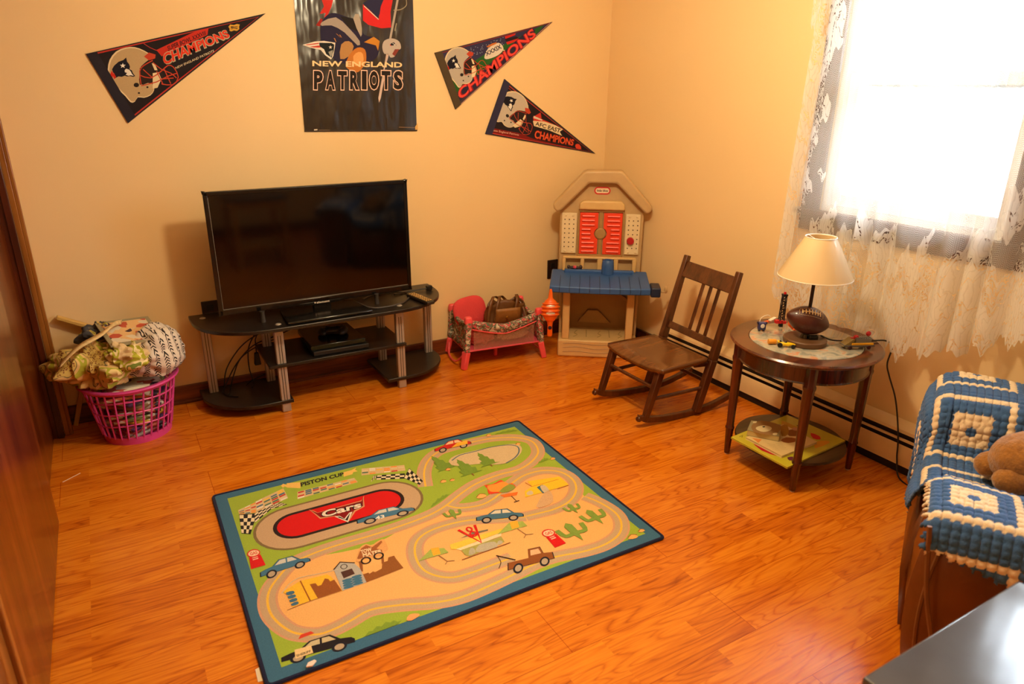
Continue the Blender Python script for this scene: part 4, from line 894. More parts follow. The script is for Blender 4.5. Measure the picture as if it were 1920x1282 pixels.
for z in (.095, .155, .212):
    q.tube([(rad(z)*cos(2*pi*k/40), rad(z)*sin(2*pi*k/40), z+.004*sin(6*pi*k/40)) for k in range(41)], .0036, 5, cap=False)
q.build('lattice', M_pink, T)
# magazines and papers packed inside
cols = [(214, 206, 190), (178, 60, 50), (84, 50, 110), (216, 176, 60), (120, 130, 60), (60, 50, 60), (196, 188, 176), (150, 120, 80), (90, 60, 110), (206, 120, 60), (170, 170, 110), (226, 216, 190)]
cn = ['white', 'red', 'violet', 'yellow', 'olive', 'dark', 'pale grey', 'brown', 'purple', 'orange', 'sage', 'cream']
def printed(name, rgb, sc=30):
    m = bpy.data.materials.new(name); m.use_nodes = True; nt = m.node_tree; b = nt.nodes['Principled BSDF']; tc = N(nt, 'ShaderNodeTexCoord')
    v = N(nt, 'ShaderNodeTexVoronoi'); v.inputs['Scale'].default_value = sc; nt.links.new(tc.outputs['Object'], v.inputs['Vector'])
    sp = N(nt, 'ShaderNodeSeparateColor'); nt.links.new(v.outputs['Color'], sp.inputs[0])
    c = ramp(nt, sp.outputs[0], [(0, rgb), (.45, rgb), (.5, (214, 204, 180)), (.68, (214, 204, 180)), (.7, (60, 40, 60)), (.82, (190, 80, 60)), (1, (210, 170, 70))]); nt.nodes[-1].color_ramp.interpolation = 'CONSTANT'
    nt.links.new(c, b.inputs['Base Color']); b.inputs['Roughness'].default_value = .5; return m
rnd = random.Random(21); zz = .008; i = 0
pos = ['at the very bottom', 'second from the bottom', 'third from the bottom', 'fourth from the bottom', 'in the lower middle', 'just below the middle', 'at the middle', 'just above the middle', 'in the upper middle', 'below the top layers', 'second from the top', 'topmost']
for i in range(12):
    th_ = .0185; half = min(rad(zz)-.014, .20); w_ = half*1.42; h_ = half*1.30; a = rnd.uniform(0, 180)
    q = MB(); R_ = rotm('Z', a) @ rotm('X', rnd.uniform(-3, 3)); n = 8
    def fn(u, v): return R_ @ Vector(((u-.5)*w_, (v-.5)*h_, .0035*sin(3*u+i)*sin(4*v)))
    q.grid(fn, n, n); o = q.build('magazine', printed('magazine_print', cols[i], 28), smooth=60, solid=th_*.72)
    o.location = (BX, BY, zz+th_/2+.004); tag(o, '%s printed magazine inside the pink basket, %s of pile' % (cn[i], pos[i]), 'magazine', 'magazines in the pink basket'); zz += th_+.0015
# crumpled cloth heaps
def heap_mat(name, stops, sc, dist=2.0, rough=.8, extra=None):
    m = bpy.data.materials.new(name); m.use_nodes = True; nt = m.node_tree; b = nt.nodes['Principled BSDF']; tc = N(nt, 'ShaderNodeTexCoord')
    n = N(nt, 'ShaderNodeTexNoise'); n.inputs['Scale'].default_value = sc; n.inputs['Detail'].default_value = 1.5; n.inputs['Distortion'].default_value = dist
    nt.links.new(tc.outputs['Object'], n.inputs['Vector']); c = ramp(nt, n.outputs['Fac'], stops); nt.nodes[-1].color_ramp.interpolation = 'CONSTANT'
    if extra == 'spots':
        v = N(nt, 'ShaderNodeTexVoronoi'); v.inputs['Scale'].default_value = 130; nt.links.new(tc.outputs['Object'], v.inputs['Vector'])
        k = math_(nt, 'MULTIPLY', math_(nt, 'LESS_THAN', v.outputs['Distance'], .42), math_(nt, 'LESS_THAN', n.outputs['Fac'], .42))
        mx = N(nt, 'ShaderNodeMix', data_type='RGBA'); nt.links.new(k, mx.inputs[0]); nt.links.new(c, mx.inputs[6]); mx.inputs[7].default_value = lin((120, 66, 30))+(1,); c = mx.outputs[2]
    nt.links.new(c, b.inputs['Base Color']); b.inputs['Roughness'].default_value = rough; return m
def crumple(name, c_, r_, m, lab, cat, seed, amp=.28, n=72, m_=48, hf=1.0, flat=0, squash=None, par=None):
    q = MB(); off = Vector((seed*3.1, seed*1.7, seed*.9))
    def fn(v, t, a):
        d = v.normalized(); s_ = 1+amp*(noise.noise(d*1.9+off))+amp*.42*hf*(abs(noise.noise(d*3.4+off))*2.4-.6)+amp*.10*hf*noise.noise(d*9+off)
        v = v*s_
        if v.z < -flat: v.z = -flat+(v.z+flat)*.15
        return v
    q.ell((0, 0, 0), r_, n, m_, fn=fn); o = q.build(name, m, par, smooth=50)
    o.location = c_
    if lab: tag(o, lab, cat)
    return o
M_tote = heap_mat('leaf_print_cloth', [(0, (176, 140, 60)), (.33, (196, 166, 84)), (.44, (110, 96, 60)), (.455, (214, 178, 110)), (.53, (168, 168, 44)), (.60, (222, 196, 130)), (.68, (130, 140, 46))], 6, 1.2, extra='spots')
crumple('printed_tote_bag', (BX-.095, BY-.02, .345), (.19, .15, .095), M_tote, 'crumpled yellow green leaf print cloth bag heaped on left of pink basket', 'bag', 2.0, amp=.38, flat=.06)
M_tote2 = heap_mat('yellow_green_print_cloth', [(0, (206, 176, 126)), (.38, (214, 188, 140)), (.46, (172, 170, 40)), (.55, (232, 214, 160)), (.62, (110, 130, 40)), (.66, (216, 170, 90))], 8, 1.5)
crumple('folded_cloth', (BX+.01, BY-.085, .395), (.12, .095, .065), M_tote2, 'cream and lime green printed cloth folded over front of the basket heap', 'cloth', 5.2, amp=.4, flat=.05)
crumple('grey_print_cloth', (BX-.075, BY+.09, .44), (.095, .065, .06), heap_mat('grey_floral_cloth', [(0, (60, 62, 70)), (.45, (96, 92, 84)), (.52, (196, 168, 90)), (.6, (150, 160, 50))], 14, 1.5), 'grey and yellow floral cloth poking up at the back of basket heap', 'cloth', 8.4, amp=.35, flat=.04)
# black and white knitted bag with zigzag rows
def knit_mat():
    m = bpy.data.materials.new('black_white_braid_print'); m.use_nodes = True; nt = m.node_tree; b = nt.nodes['Principled BSDF']; tc = N(nt, 'ShaderNodeTexCoord')
    sx = N(nt, 'ShaderNodeSeparateXYZ'); nt.links.new(tc.outputs['Object'], sx.inputs[0])
    u = math_(nt, 'ADD', math_(nt, 'MULTIPLY', sx.outputs[0], 26), math_(nt, 'MULTIPLY', sx.outputs[1], 12))
    fu = math_(nt, 'ABSOLUTE', math_(nt, 'SUBTRACT', math_(nt, 'FRACT', u), .5))
    v = math_(nt, 'ADD', math_(nt, 'MULTIPLY', sx.outputs[2], 85), math_(nt, 'MULTIPLY', sx.outputs[1], -60)); v = math_(nt, 'ADD', v, math_(nt, 'MULTIPLY', fu, 3))
    fv = math_(nt, 'FRACT', v); k = math_(nt, 'MULTIPLY', math_(nt, 'LESS_THAN', fu, .27), math_(nt, 'LESS_THAN', fv, .48))
    c = ramp(nt, k, [(0, (216, 204, 190)), (1, (40, 30, 28))]); nt.links.new(c, b.inputs['Base Color']); b.inputs['Roughness'].default_value = .85; return m
crumple('braided_print_bag', (BX+.115, BY-.005, .365), (.125, .15, .125), knit_mat(), 'white bag with black braid pattern bulging over right of pink basket', 'bag', 3.3, amp=.16, flat=.07)
# bag handle strap and picture book on top
q = MB(); pts = smoothpts([(-.19, -.14, -.02), (-.12, -.12, .035), (-.03, -.06, .06), (.02, .01, .075), (.05, .08, .06)], 6)
L_ = [];
for p in pts: L_ += [p+Vector((0, -.018, -.004)), p+Vector((.006, .018, .006))]
q.add(L_, [(2*i, 2*i+1, 2*i+3, 2*i+2) for i in range(len(pts)-1)]); o = q.build('bag_strap', mat('cream_strap_cloth', (212, 184, 128), .8, vary=.2, vscale=60), solid=.004); o.location = (BX-.04, BY, .435)
tag(o, 'flat cream cloth strap arching over left part of the basket heap', 'strap')
T = thing('picture_book', (-2.70, -.235, .474), radians(12), 'thin picture book with grey border lying open side down on basket heap', 'book')
Mt = rotm('X', 10) @ rotm('Y', 4)
q = MB(); q.box((0, 0, 0), (.215, .24, .006), M=Mt); q.build('cover', mat('grey_green_card', (148, 140, 110), .5), T, smooth=0)
q = MB(); 
q.add([Mt @ Vector(v) for v in ((-.09, -.10, .0036), (.085, -.10, .0036), (.09, .10, .0036), (-.09, .10, .0036))], [(0, 1, 2, 3)]); q.build('cover_picture', printed('picture_print', (226, 186, 130), 34), T, smooth=0)
# leaning cream wood piece behind the basket
q = MB(); q.bar((-2.99, -.03, .0), (-2.865, -.03, .385), .02, .02); q.bar((-2.97, -.028, .52), (-2.80, -.03, .43), .03, .016); o = q.build('wooden_rail', mat('pale_wood', (206, 164, 84), .5), bevel=.003)
tag(o, 'pale wooden rail leaning on the wall behind the pink basket', 'rail')

# ================================================================== DOLL PLAYPEN
T = thing('doll_playpen', (-.862, -.178, 0), radians(-6), 'toy doll playpen with coral pink legs, floral fabric sides and mesh window', 'doll bed')
M_coral = mat('coral_pink_plastic', (236, 84, 90), .42)
def floral():
    m = bpy.data.materials.new('floral_fabric'); m.use_nodes = True; nt = m.node_tree; b = nt.nodes['Principled BSDF']; tc = N(nt, 'ShaderNodeTexCoord')
    n = N(nt, 'ShaderNodeTexNoise'); n.inputs['Scale'].default_value = 30; n.inputs['Distortion'].default_value = 1.6; n.inputs['Detail'].default_value = 1; nt.links.new(tc.outputs['Object'], n.inputs['Vector'])
    c = ramp(nt, n.outputs['Fac'], [(0, (206, 196, 176)), (.38, (196, 188, 168)), (.42, (98, 104, 84)), (.54, (112, 118, 96)), (.57, (206, 80, 90)), (.66, (222, 190, 176)), (.7, (110, 130, 60))]); nt.nodes[-1].color_ramp.interpolation = 'CONSTANT'
    nt.links.new(c, b.inputs['Base Color']); b.inputs['Roughness'].default_value = .85; return m
M_flo = floral()
LX, LY, LH = .235, .135, .300
def cx_(s, z): return s*(LX - .018*(z/LH) + (.02 if z < .08 else 0)*(1-z/.08))
for sx in (-1, 1):
    for sy in (-1, 1):
        q = MB(); q.bar((sx*(LX+.014), sy*(LY+.008), 0), (sx*(LX-.006), sy*(LY-.002), .10), .030, .030, w2=.042, h2=.034)
        q.build('leg', M_coral, T, bevel=.006)
        q = MB(); q.bar((sx*(LX-.006), sy*LY, .10), (sx*(LX-.02), sy*(LY-.004), LH-.03), .040, .030); q.build('corner_sleeve', M_flo, T, bevel=.006)
        q = MB(); q.box((sx*(LX-.020), sy*(LY-.004), LH-.018), (.046, .038, .040), taper=.8); q.build('corner_cap', M_coral, T, bevel=.008)
# sagging top rails (padded) : long sides dip to the middle
for sy in (-1, 1):
    pts = [(x, sy*(LY-.004), LH-.022-.062*(1-(abs(x)/LX)**1.3)) for x in [(-LX+.04)+(2*LX-.08)*i/14 for i in range(15)]]
    q = MB(); q.tube(pts, .014, 10, rs=[.013+.006*sin(pi*i/14) for i in range(15)]); q.build('padded_rail', M_flo, T)
    q = MB(); q.grid(lambda u, v, pts=pts, sy=sy: (pts[int(round(u*14))][0], sy*(LY+.004), pts[int(round(u*14))][2]-.034*v), 14, 2); q.build('fabric_band', M_flo, T, solid=.003)
    q = MB(); q.tube([(p[0], p[1]+sy*.010, p[2]-.036) for p in pts], .0035, 6); q.build('piping', M_coral, T)
    q = MB()
    def mesh_side(u, v, sy=sy):
        x = (u-.5)*2*(LX-.05); zt = LH-.044-.062*(1-(abs(x)/LX)**1.3); return (x, sy*(LY-.002), .105+(zt-.105)*v)
    q.grid(mesh_side, 16, 4); side = q
    m = bpy.data.materials.get('sheer_mesh')
    if not m:
        m = bpy.data.materials.new('sheer_mesh'); m.use_nodes = True; nt = m.node_tree; b = nt.nodes['Principled BSDF']; b.inputs['Base Color'].default_value = lin((176, 128, 104))+(1,); b.inputs['Roughness'].default_value = .8
        tc = N(nt, 'ShaderNodeTexCoord'); v_ = N(nt, 'ShaderNodeTexVoronoi'); v_.inputs['Scale'].default_value = 420; nt.links.new(tc.outputs['Object'], v_.inputs['Vector'])
        nt.links.new(math_(nt, 'ADD', .22, math_(nt, 'MULTIPLY', math_(nt, 'GREATER_THAN', v_.outputs['Distance'], .45), .40)), b.inputs['Alpha'])
    side.build('mesh_window', m, T)
for sx in (-1, 1):
    q = MB()
    def end(u, v, sx=sx): y = (u-.5)*2*(LY-.012); zt = LH-.03-.03*(1-(abs(y)/LY)**1.5); return (sx*(LX-.004-.014*v-.012*sin(pi*v)), y, .105+(zt-.105)*v)
    q.grid(end, 10, 6); q.build('fabric_end', M_flo, T, solid=.004)
    q = MB(); q.tube([end(i/10, 1) for i in range(11)], .012, 8); q.build('end_rail', M_flo, T)
    q = MB(); q.tube(smoothpts([(sx*(LX+.01), -LY+.02, .075), (sx*(LX+.03), -LY*.4, .022), (sx*(LX+.03), LY*.4, .022), (sx*(LX+.01), LY-.02, .075)], 6), .005, 6); q.build('carry_strap', M_coral, T)
q = MB(); q.box((0, 0, .100), (2*LX-.01, 2*LY-.01, .008)); q.tube([(-LX, -LY-.008, .104), (LX, -LY-.008, .104)], .005, 6); q.build('floor_panel', mat('pink_trim', (214, 76, 96), .6), T)
q = MB(); q.bar((0, 0, .0), (0, 0, .10), .022, .018); q.build('centre_foot', M_coral, T, bevel=.003)
# things in the playpen
def place(lx, ly, lz, o=None):
    a = radians(-6); return (-.862+lx*cos(a)-ly*sin(a), -.178+lx*sin(a)+ly*cos(a), lz)
q = MB(); M_quilt = mat('coral_quilted_cloth', (214, 62, 66), .8, bump=.8, bscale=120)
def cush(v, t, a): return Vector((v.x*(1+.25*(1-abs(v.y)/.1)*0), v.y, v.z))
q.ell((0, 0, 0), (.105, .020, .090), 28, 16, fn=lambda v, t, a: v*(1/((abs(v.x/.105)**3+abs(v.z/.09)**3+abs(v.y/.02)**3)**(1/3)+1e-6))*.95); o = q.build('quilted_cushion', M_quilt, smooth=60); o.location = place(-.135, .055, .27); o.rotation_euler = (radians(-14), radians(-8), radians(-4)); tag(o, 'coral red quilted cushion propped at left end of doll playpen', 'cushion')
crumple('pink_cloth', place(-.115, -.03, .155), (.085, .075, .055), mat('pink_satin', (226, 96, 96), .5), 'crumpled pink cloth seen through the mesh of the playpen', 'cloth', 6.1, amp=.3, flat=.045)
q = MB(); q.tube(smoothpts([(-.10, 0, 0), (0, .01, .012), (.10, 0, .02)], 5), .02, 10, rs=[.012+.014*sin(pi*i/10) for i in range(11)]); q.tube(smoothpts([(-.08, -.02, -.006), (.02, -.03, 0), (.09, -.02, .0)], 5), .018, 10, rs=[.010+.010*sin(pi*i/10) for i in range(11)])
o = q.build('cream_cloth_roll', mat('cream_cotton', (226, 196, 160), .7)); o.location = place(.085, -.05, .138); tag(o, 'rolled cream cloth lying at right end inside the playpen', 'cloth')
B = thing('leather_handbag', place(.055, -.005, .115), radians(-10), 'brown leather handbag with straps stuffed into the doll playpen', 'handbag')
B.scale = (1.08, 1.0, 1.02)
M_lea = mat('brown_leather', (100, 60, 24), .42, bump=.3, bscale=60, vary=.18, vscale=14)
q = MB()
def bag(u, v):
    a = 2*pi*u; w_ = .115*(1-.18*v); d_ = .062*(1-.55*v)
    return (w_*cos(a)*(1+.07*sin(5*a+3*v))+.012*sin(9*v+2*a), d_*sin(a)*(1+.16*sin(7*a+4*v)), .205*v+.018*sin(3*a)*v)
q.grid(bag, 40, 12); q.build('body', M_lea, B, solid=.005)
q = MB(); q.grid(lambda u, v: (-.07+.135*u+.0, -.072+.028*v-.012*sin(pi*v), .185-.10*v), 6, 5); q.build('front_flap', mat('light_brown_leather', (140, 92, 40), .42, bump=.3, bscale=50), B, solid=.005)
for k, (x0, x1) in enumerate(((-.095, -.02), (-.055, .01), (.05, .085))):
    q = MB(); pts = smoothpts([(x0, -.062, .02), (x0-.012, -.06, .12), (x0+.01, -.04, .215), ((x0+x1)/2, 0, .238), (x1, .02, .21), (x1+.02, -.02, .16), (x1+.03, -.068, .06)], 5); L_ = []
    for p in pts: L_ += [p+Vector((-.009, 0, 0)), p+Vector((.009, .002, 0))]
    q.add(L_, [(2*i, 2*i+1, 2*i+3, 2*i+2) for i in range(len(pts)-1)]); q.build('strap', M_lea, B, solid=.004)
q = MB(); q.lathe([(0, .004), (.006, .003), (.008, 0)], c=(0, 0, 0), M=rotm('X', 90), n=14); o = q.build('clasp', mat('gold_clasp', (200, 150, 70), .3, metal=1), B); o.location = (-.01, -.080, .135)
# ================================================================== TOY WORKBENCH
T = thing('toy_workbench', (-.554, -.370, 0), radians(-35.7), 'tall tan plastic toy workbench with blue counter and red shutters in the room corner', 'toy workbench')
M_tan = mat('tan_plastic', (192, 160, 114), .45, spec=.4, bump=.15, bscale=160); M_tan2 = mat('light_tan_plastic', (214, 176, 116), .45, spec=.4); M_tan3 = mat('dark_tan_plastic', (166, 128, 74), .5)
M_bl = mat('blue_plastic', (54, 92, 154), .42, spec=.4, bump=.12, bscale=140); M_bl2 = mat('dark_blue_plastic', (30, 42, 70), .42)
M_or = mat('orange_red_plastic', (236, 66, 34), .4); M_crm = mat('cream_plastic', (228, 208, 168), .45); M_hole = mat('dark_hole', (60, 40, 24), .7)
XZ = Matrix(((1, 0, 0), (0, 0, 1), (0, 1, 0)))      # prism polygon (x,z) extruded along y
def xz(poly, y0, y1, mb=None):
    mb = mb or MB(); mb.prism(poly, y0, y1, M=XZ); return mb
WB = .456
q = MB(); q.box((WB/2, .14, .052), (WB, .28, .104)); q.build('base_step', M_tan2, T, bevel=.010, seg=3)
q = MB()
for z_, a_ in ((.032, .004), (.058, .006), (.082, .004)):
    q.tube(smoothpts([(.03, -.0005, z_), (.12, -.0005, z_+a_), (.22, -.0005, z_-a_), (.33, -.0005, z_+a_*.6), (.43, -.0005, z_)], 6), .0022, 5)
for x_ in (.165, .30): q.tube([(x_, .07, .1045), (x_, .19, .1045)], .0022, 5)
for x_ in (.10, .24, .36): q.tube(smoothpts([(x_-.01, .065, .1045), (x_+.012, .10, .1045), (x_-.006, .13, .1045), (x_+.01, .18, .1045)], 5), .0016, 5)
q.build('wood_grain_ridges', M_tan3, T)
for x_ in (.022, .386): 
    q = MB(); q.box((x_+.021, .04, .255), (.042, .045, .305)); q.build('post', M_tan2, T, bevel=.006)
for x_ in (.008, WB-.008):
    q = MB(); q.box((x_, .20, .26), (.016, .14, .32)); q.build('side_panel', M_tan, T, bevel=.004)
q = MB(); q.box((WB/2, .262, .26), (WB-.03, .03, .33)); q.build('lower_back_panel', M_tan3, T, bevel=.003)
q = MB()
for p_ in ([(.03, .30), (.13, .37), (.14, .36), (.045, .285)], [(.31, .36), (.43, .275), (.42, .262), (.30, .35)], [(.11, .14), (.17, .22), (.23, .22), (.31, .14)]): xz(p_, .226, .250, q)
q.build('cross_brace_relief', M_tan3, T, bevel=.002)
# blue counter (slightly bowed front, planks)
q = MB(); n = 10; fr = [(-.052+.556*i/n, -.078-.010*sin(pi*i/n)) for i in range(n+1)]
poly = fr+[(.500, .21), (-.052, .21)]
vs_ = []; m_ = len(poly)
for k, dz in ((0, -.038), (1, 0)):
    for x_, y_ in poly: vs_.append((x_, y_, .446+dz+(.026*(y_+.08)/.29)))
q.add(vs_, [tuple(range(m_))[::-1], tuple(range(m_, 2*m_))]+[(i, (i+1) % m_, m_+(i+1) % m_, m_+i) for i in range(m_)]); q.build('counter', M_bl, T, bevel=.007, seg=3)
q = MB()
for i in range(1, 10):
    x_ = -.052+.0556*i; q.tube([(x_, -.088, .412), (x_, -.089, .440), (x_, -.082, .4475), (x_, .10, .4635)], .0014, 5)
q.build('plank_grooves', M_bl2, T)
q = MB(); q.box((.222, .165, .474), (.40, .030, .022)); q.build('rear_ledge', M_bl, T, bevel=.005)
q = MB(); q.lathe([(.036, 0), (.035, .050), (.032, .076), (.027, .083), (.020, .080), (.018, .03), (0, .03)], c=(.272, .155, .465), n=28); q.build('cup_holder', M_bl, T)
q = MB(); q.box((.532, -.020, .425), (.054, .115, .055)); q.build('vise', M_bl2, T, bevel=.008, seg=3)
q = MB(); q.tube([(.556, -.03, .420), (.590, -.03, .420)], .006, 8); q.ell((.590, -.03, .432), (.010, .010, .020)); q.build('crank_handle', M_tan, T)
# upper panel and roof
q = xz([(-.015, .455), (-.015, .83), (.13, .985), (.31, .985), (.464, .82), (.464, .455)], .222, .262); q.build('upper_panel', M_tan, T, bevel=.006)
q = xz([(-.050, .832), (-.056, .856), (.112, 1.038), (.130, 1.046), (.316, 1.049), (.334, 1.040), (.504, .852), (.498, .824), (.478, .812), (.458, .822), (.298, .978), (.146, .978), (-.006, .824), (-.030, .812)], .170, .272); q.build('arched_roof', M_tan, T, bevel=.012, seg=3)
q = xz([(.093, .826), (.095, .862), (.118, .878), (.330, .878), (.352, .860), (.354, .824)], .190, .235); q.build('awning', M_tan2, T, bevel=.010, seg=3)
q = MB()
for c_, d_ in (((.222, .216, .818), (.262, .016, .014)), ((.222, .216, .560), (.262, .016, .012)), ((.094, .216, .689), (.010, .016, .27)), ((.349, .216, .689), (.010, .016, .27)), ((.221, .217, .689), (.022, .012, .25))): q.box(c_, d_)
q.lathe([(0, .006), (.030, .006), (.034, 0)], c=(.221, .212, .688), M=rotm('X', 90), n=28)
q.build('window_frame', M_tan3, T, bevel=.003)
for s_, x0, x1 in ((1, .101, .206), (-1, .343, .237)):
    arc = [(.221-s_*.036*cos(radians(a)), .688+.036*sin(radians(a))) for a in (-65, -40, -15, 0, 15, 40, 65)]
    poly = [(x0, .568), (x1, .568)]+[(min(x_, x1) if s_ > 0 else max(x_, x1), z_) for x_, z_ in arc]+[(x1, .808), (x0, .808)]
    q = xz(poly, .206, .214); o = q.build('shutter', M_or, T, bevel=.002)
    q = MB()
    for i in range(9):
        z_ = .585+i*.0255; w2 = .074 if abs(z_-.688) > .04 else .052; xc = x0+s_*(.012+w2/2); q.box((xc, .202, z_), (w2, .010, .010), M=rotm('X', -25))
    q.build('louvre', M_or, o, bevel=.002)
for x0, x1 in ((-.003, .083), (.362, .445)):
    q = xz([(x0, .570), (x1, .570), (x1, .804), (x0, .804)], .206, .220); o = q.build('pegboard', M_crm, T, bevel=.003)
    q = MB()
    for i in range(3):
        for j in range(7): q.lathe([(0, .0015), (.0034, .001), (.0036, 0)], c=(x0+.018+i*.0255, .2055, .608+j*.0265), M=rotm('X', 90), n=8)
    q.build('peg_hole', M_hole, o)
    q = MB()
    for i in (0, 1):
        for z_ in (.584, .79): q.box((x0+.022+i*.042, .204, z_), (.012, .006, .008))
    q.build('moulded_tab', M_crm, o, bevel=.002)
q = MB(); q.lathe([(0, .018), (.019, .017), (.021, .012), (.021, 0)], c=(.394, .206, .652), M=rotm('X', 90), n=26); q.build('round_knob', mat('deep_red_plastic', (176, 22, 34), .35), T)
q = MB()
def oval(w_, h_, y0, y1, mb): 
    pts = []
    for sx, a0 in ((1, -90), (-1, 90)):
        for i in range(9): a = radians(a0+180*i/8); pts.append((.221+sx*(w_/2-h_/2)+h_/2*cos(a), .932+h_/2*sin(a)))
    xz(pts, y0, y1, mb)
oval(.092, .042, .2195, .223, q); lg = q.build('logo_badge', mat('logo_red', (206, 30, 36), .4), T, smooth=0)
q = MB(); oval(.078, .028, .2185, .2205, q); q.build('badge_face', mat('logo_white', (238, 214, 180), .4), lg, smooth=0)
vs_, fs_ = text_polys('little tikes', .02); q = MB(); q.add([(.190+u*.062, .2180, .926+v*.013) for u, v in vs_], fs_); q.build('lettering', mat('logo_black', (30, 26, 26), .4), lg, smooth=0, recalc=False)
q = MB()
for c_, d_ in (((.221, .200, .548), (.42, .03, .014)), ((.018, .200, .508), (.020, .03, .078)), ((.124, .200, .508), (.022, .03, .078)), ((.226, .200, .508), (.030, .03, .078)), ((.318, .200, .508), (.026, .03, .078)), ((.424, .200, .508), (.024, .03, .078))): q.box(c_, d_)
q.build('cubby_frame', M_tan2, T, bevel=.005)
# toy on the counter
a = radians(-35.7)
def wb(x, y, z): return (-.554+x*cos(a)-y*sin(a), -.370+x*sin(a)+y*cos(a), z)
S = thing('toy_figure', wb(.082, .168, .4855), a, 'tiny dark toy with pink belt lying in left cubby of the toy workbench', 'toy')
q = MB(); q.ell((0, 0, .009), (.040, .009, .009)); q.ell((-.036, 0, .012), (.010, .009, .011)); q.ell((.034, .0, .012), (.010, .008, .012)); q.build('body', mat('dark_toy', (50, 34, 40), .5), S)
q = MB(); q.ell((0, -.002, .011), (.012, .010, .010)); q.build('belt', mat('pink_toy', (206, 60, 84), .5), S)
# orange toy hanging at the left of the workbench
O_ = thing('orange_toy', (-.640, -.415, .155), radians(-30), 'orange plastic toy with ribbed oval head and blue button, beside the workbench', 'toy')
M_o = mat('orange_plastic', (240, 104, 20), .32, spec=.5)
q = MB(); q.lathe([(0, 0), (.013, .0), (.015, .015), (.013, .06), (.017, .085), (.030, .100)], n=24, sy=.75); q.build('handle', M_o, O_)
q = MB(); q.lathe([(.028, .098), (.042, .118), (.048, .15), (.044, .185), (.030, .208), (.014, .222), (.009, .26), (.006, .275), (0, .277)], n=28, sy=.62); hd = q.build('oval_head', M_o, O_)
for z_ in (.130, .152, .174, .192):
    r_ = {.130: .0475, .152: .050, .174: .049, .192: .043}[z_]
    q = MB(); q.tube([(r_*cos(t*pi/14), -r_*.64*sin(t*pi/14), z_+.004*sin(t*pi/14)) for t in range(15)], .0048, 6); q.build('rib', M_o, hd)
for z_, h_ in ((.184, .010), (.141, .014)): q = MB(); q.ell((0, -.0285, z_), (.026, .004, h_*.7)); q.build('silver_window', mat('pale_reflector', (226, 214, 196), .25, metal=.5), hd)
q = MB(); q.lathe([(0, .004), (.009, .003), (.011, 0)], c=(0, -.0105, .052), M=rotm('X', 90), n=16); q.build('button', mat('blue_button', (24, 30, 66), .35), O_)

# ================================================================== ROCKING CHAIR
M_ch = wood('dark_oak_chair', (56, 26, 10), (80, 40, 17), (100, 54, 24), axis=2, scale=1.0, rough=.32, coat=.3)
M_seat = wood('worn_oak_seat', (84, 46, 18), (104, 60, 24), (122, 74, 32), axis=0, scale=.7, rough=.26, coat=.4)
C0 = Vector((-.42, -1.17, 0))
T = thing('rocking_chair', C0, 0, 'small dark brown wooden rocking chair with three back slats, facing the rug', 'rocking chair')
def cw(x, y, z): return Vector((x, y, z))-C0
def part(name, fn, m=M_ch, bev=.004, **kw):
    q = MB(); fn(q); return q.build(name, m, T, bevel=bev, **kw)
for yb, yt, xb, xt in ((-1.352, -1.362, -.404, -.228), (-.985, -.990, -.392, -.198)):
    def f(q):
        p0, p1, p2 = cw(xb, yb, .022), cw(xb+(xt-xb)*.40, yb+(yt-yb)*.4, .275), cw(xt, yt, .690)
        q.bar(p0, p1, .030, .036, w2=.032, h2=.040); q.bar(p1, p2, .032, .040, w2=.026, h2=.028)
    part('back_post', f)
def frame_pt(y, z):   # point on the plane of the back
    t = (z-.275)/(.690-.275); f_ = (y+1.36)/(-.99+1.36); xl = (-.392+.194*.4)+(.194*.6)*t; xr = (-.404+.176*.4)+(.176*.6)*t
    return cw(xr+(xl-xr)*f_, y, z)
part('crest_rail', lambda q: q.bar(frame_pt(-1.350, .625), frame_pt(-1.002, .625), .016, .082, up=(.42, 0, 1)))
part('lower_back_rail', lambda q: q.bar(frame_pt(-1.345, .345), frame_pt(-1.0, .345), .015, .036, up=(.42, 0, 1)))
for y_ in (-1.158, -1.213, -1.268): part('slat', lambda q: q.bar(frame_pt(y_+.005, .360), frame_pt(y_-.0, .590), .018, .008, up=(1, 0, -.3)), bev=.002)
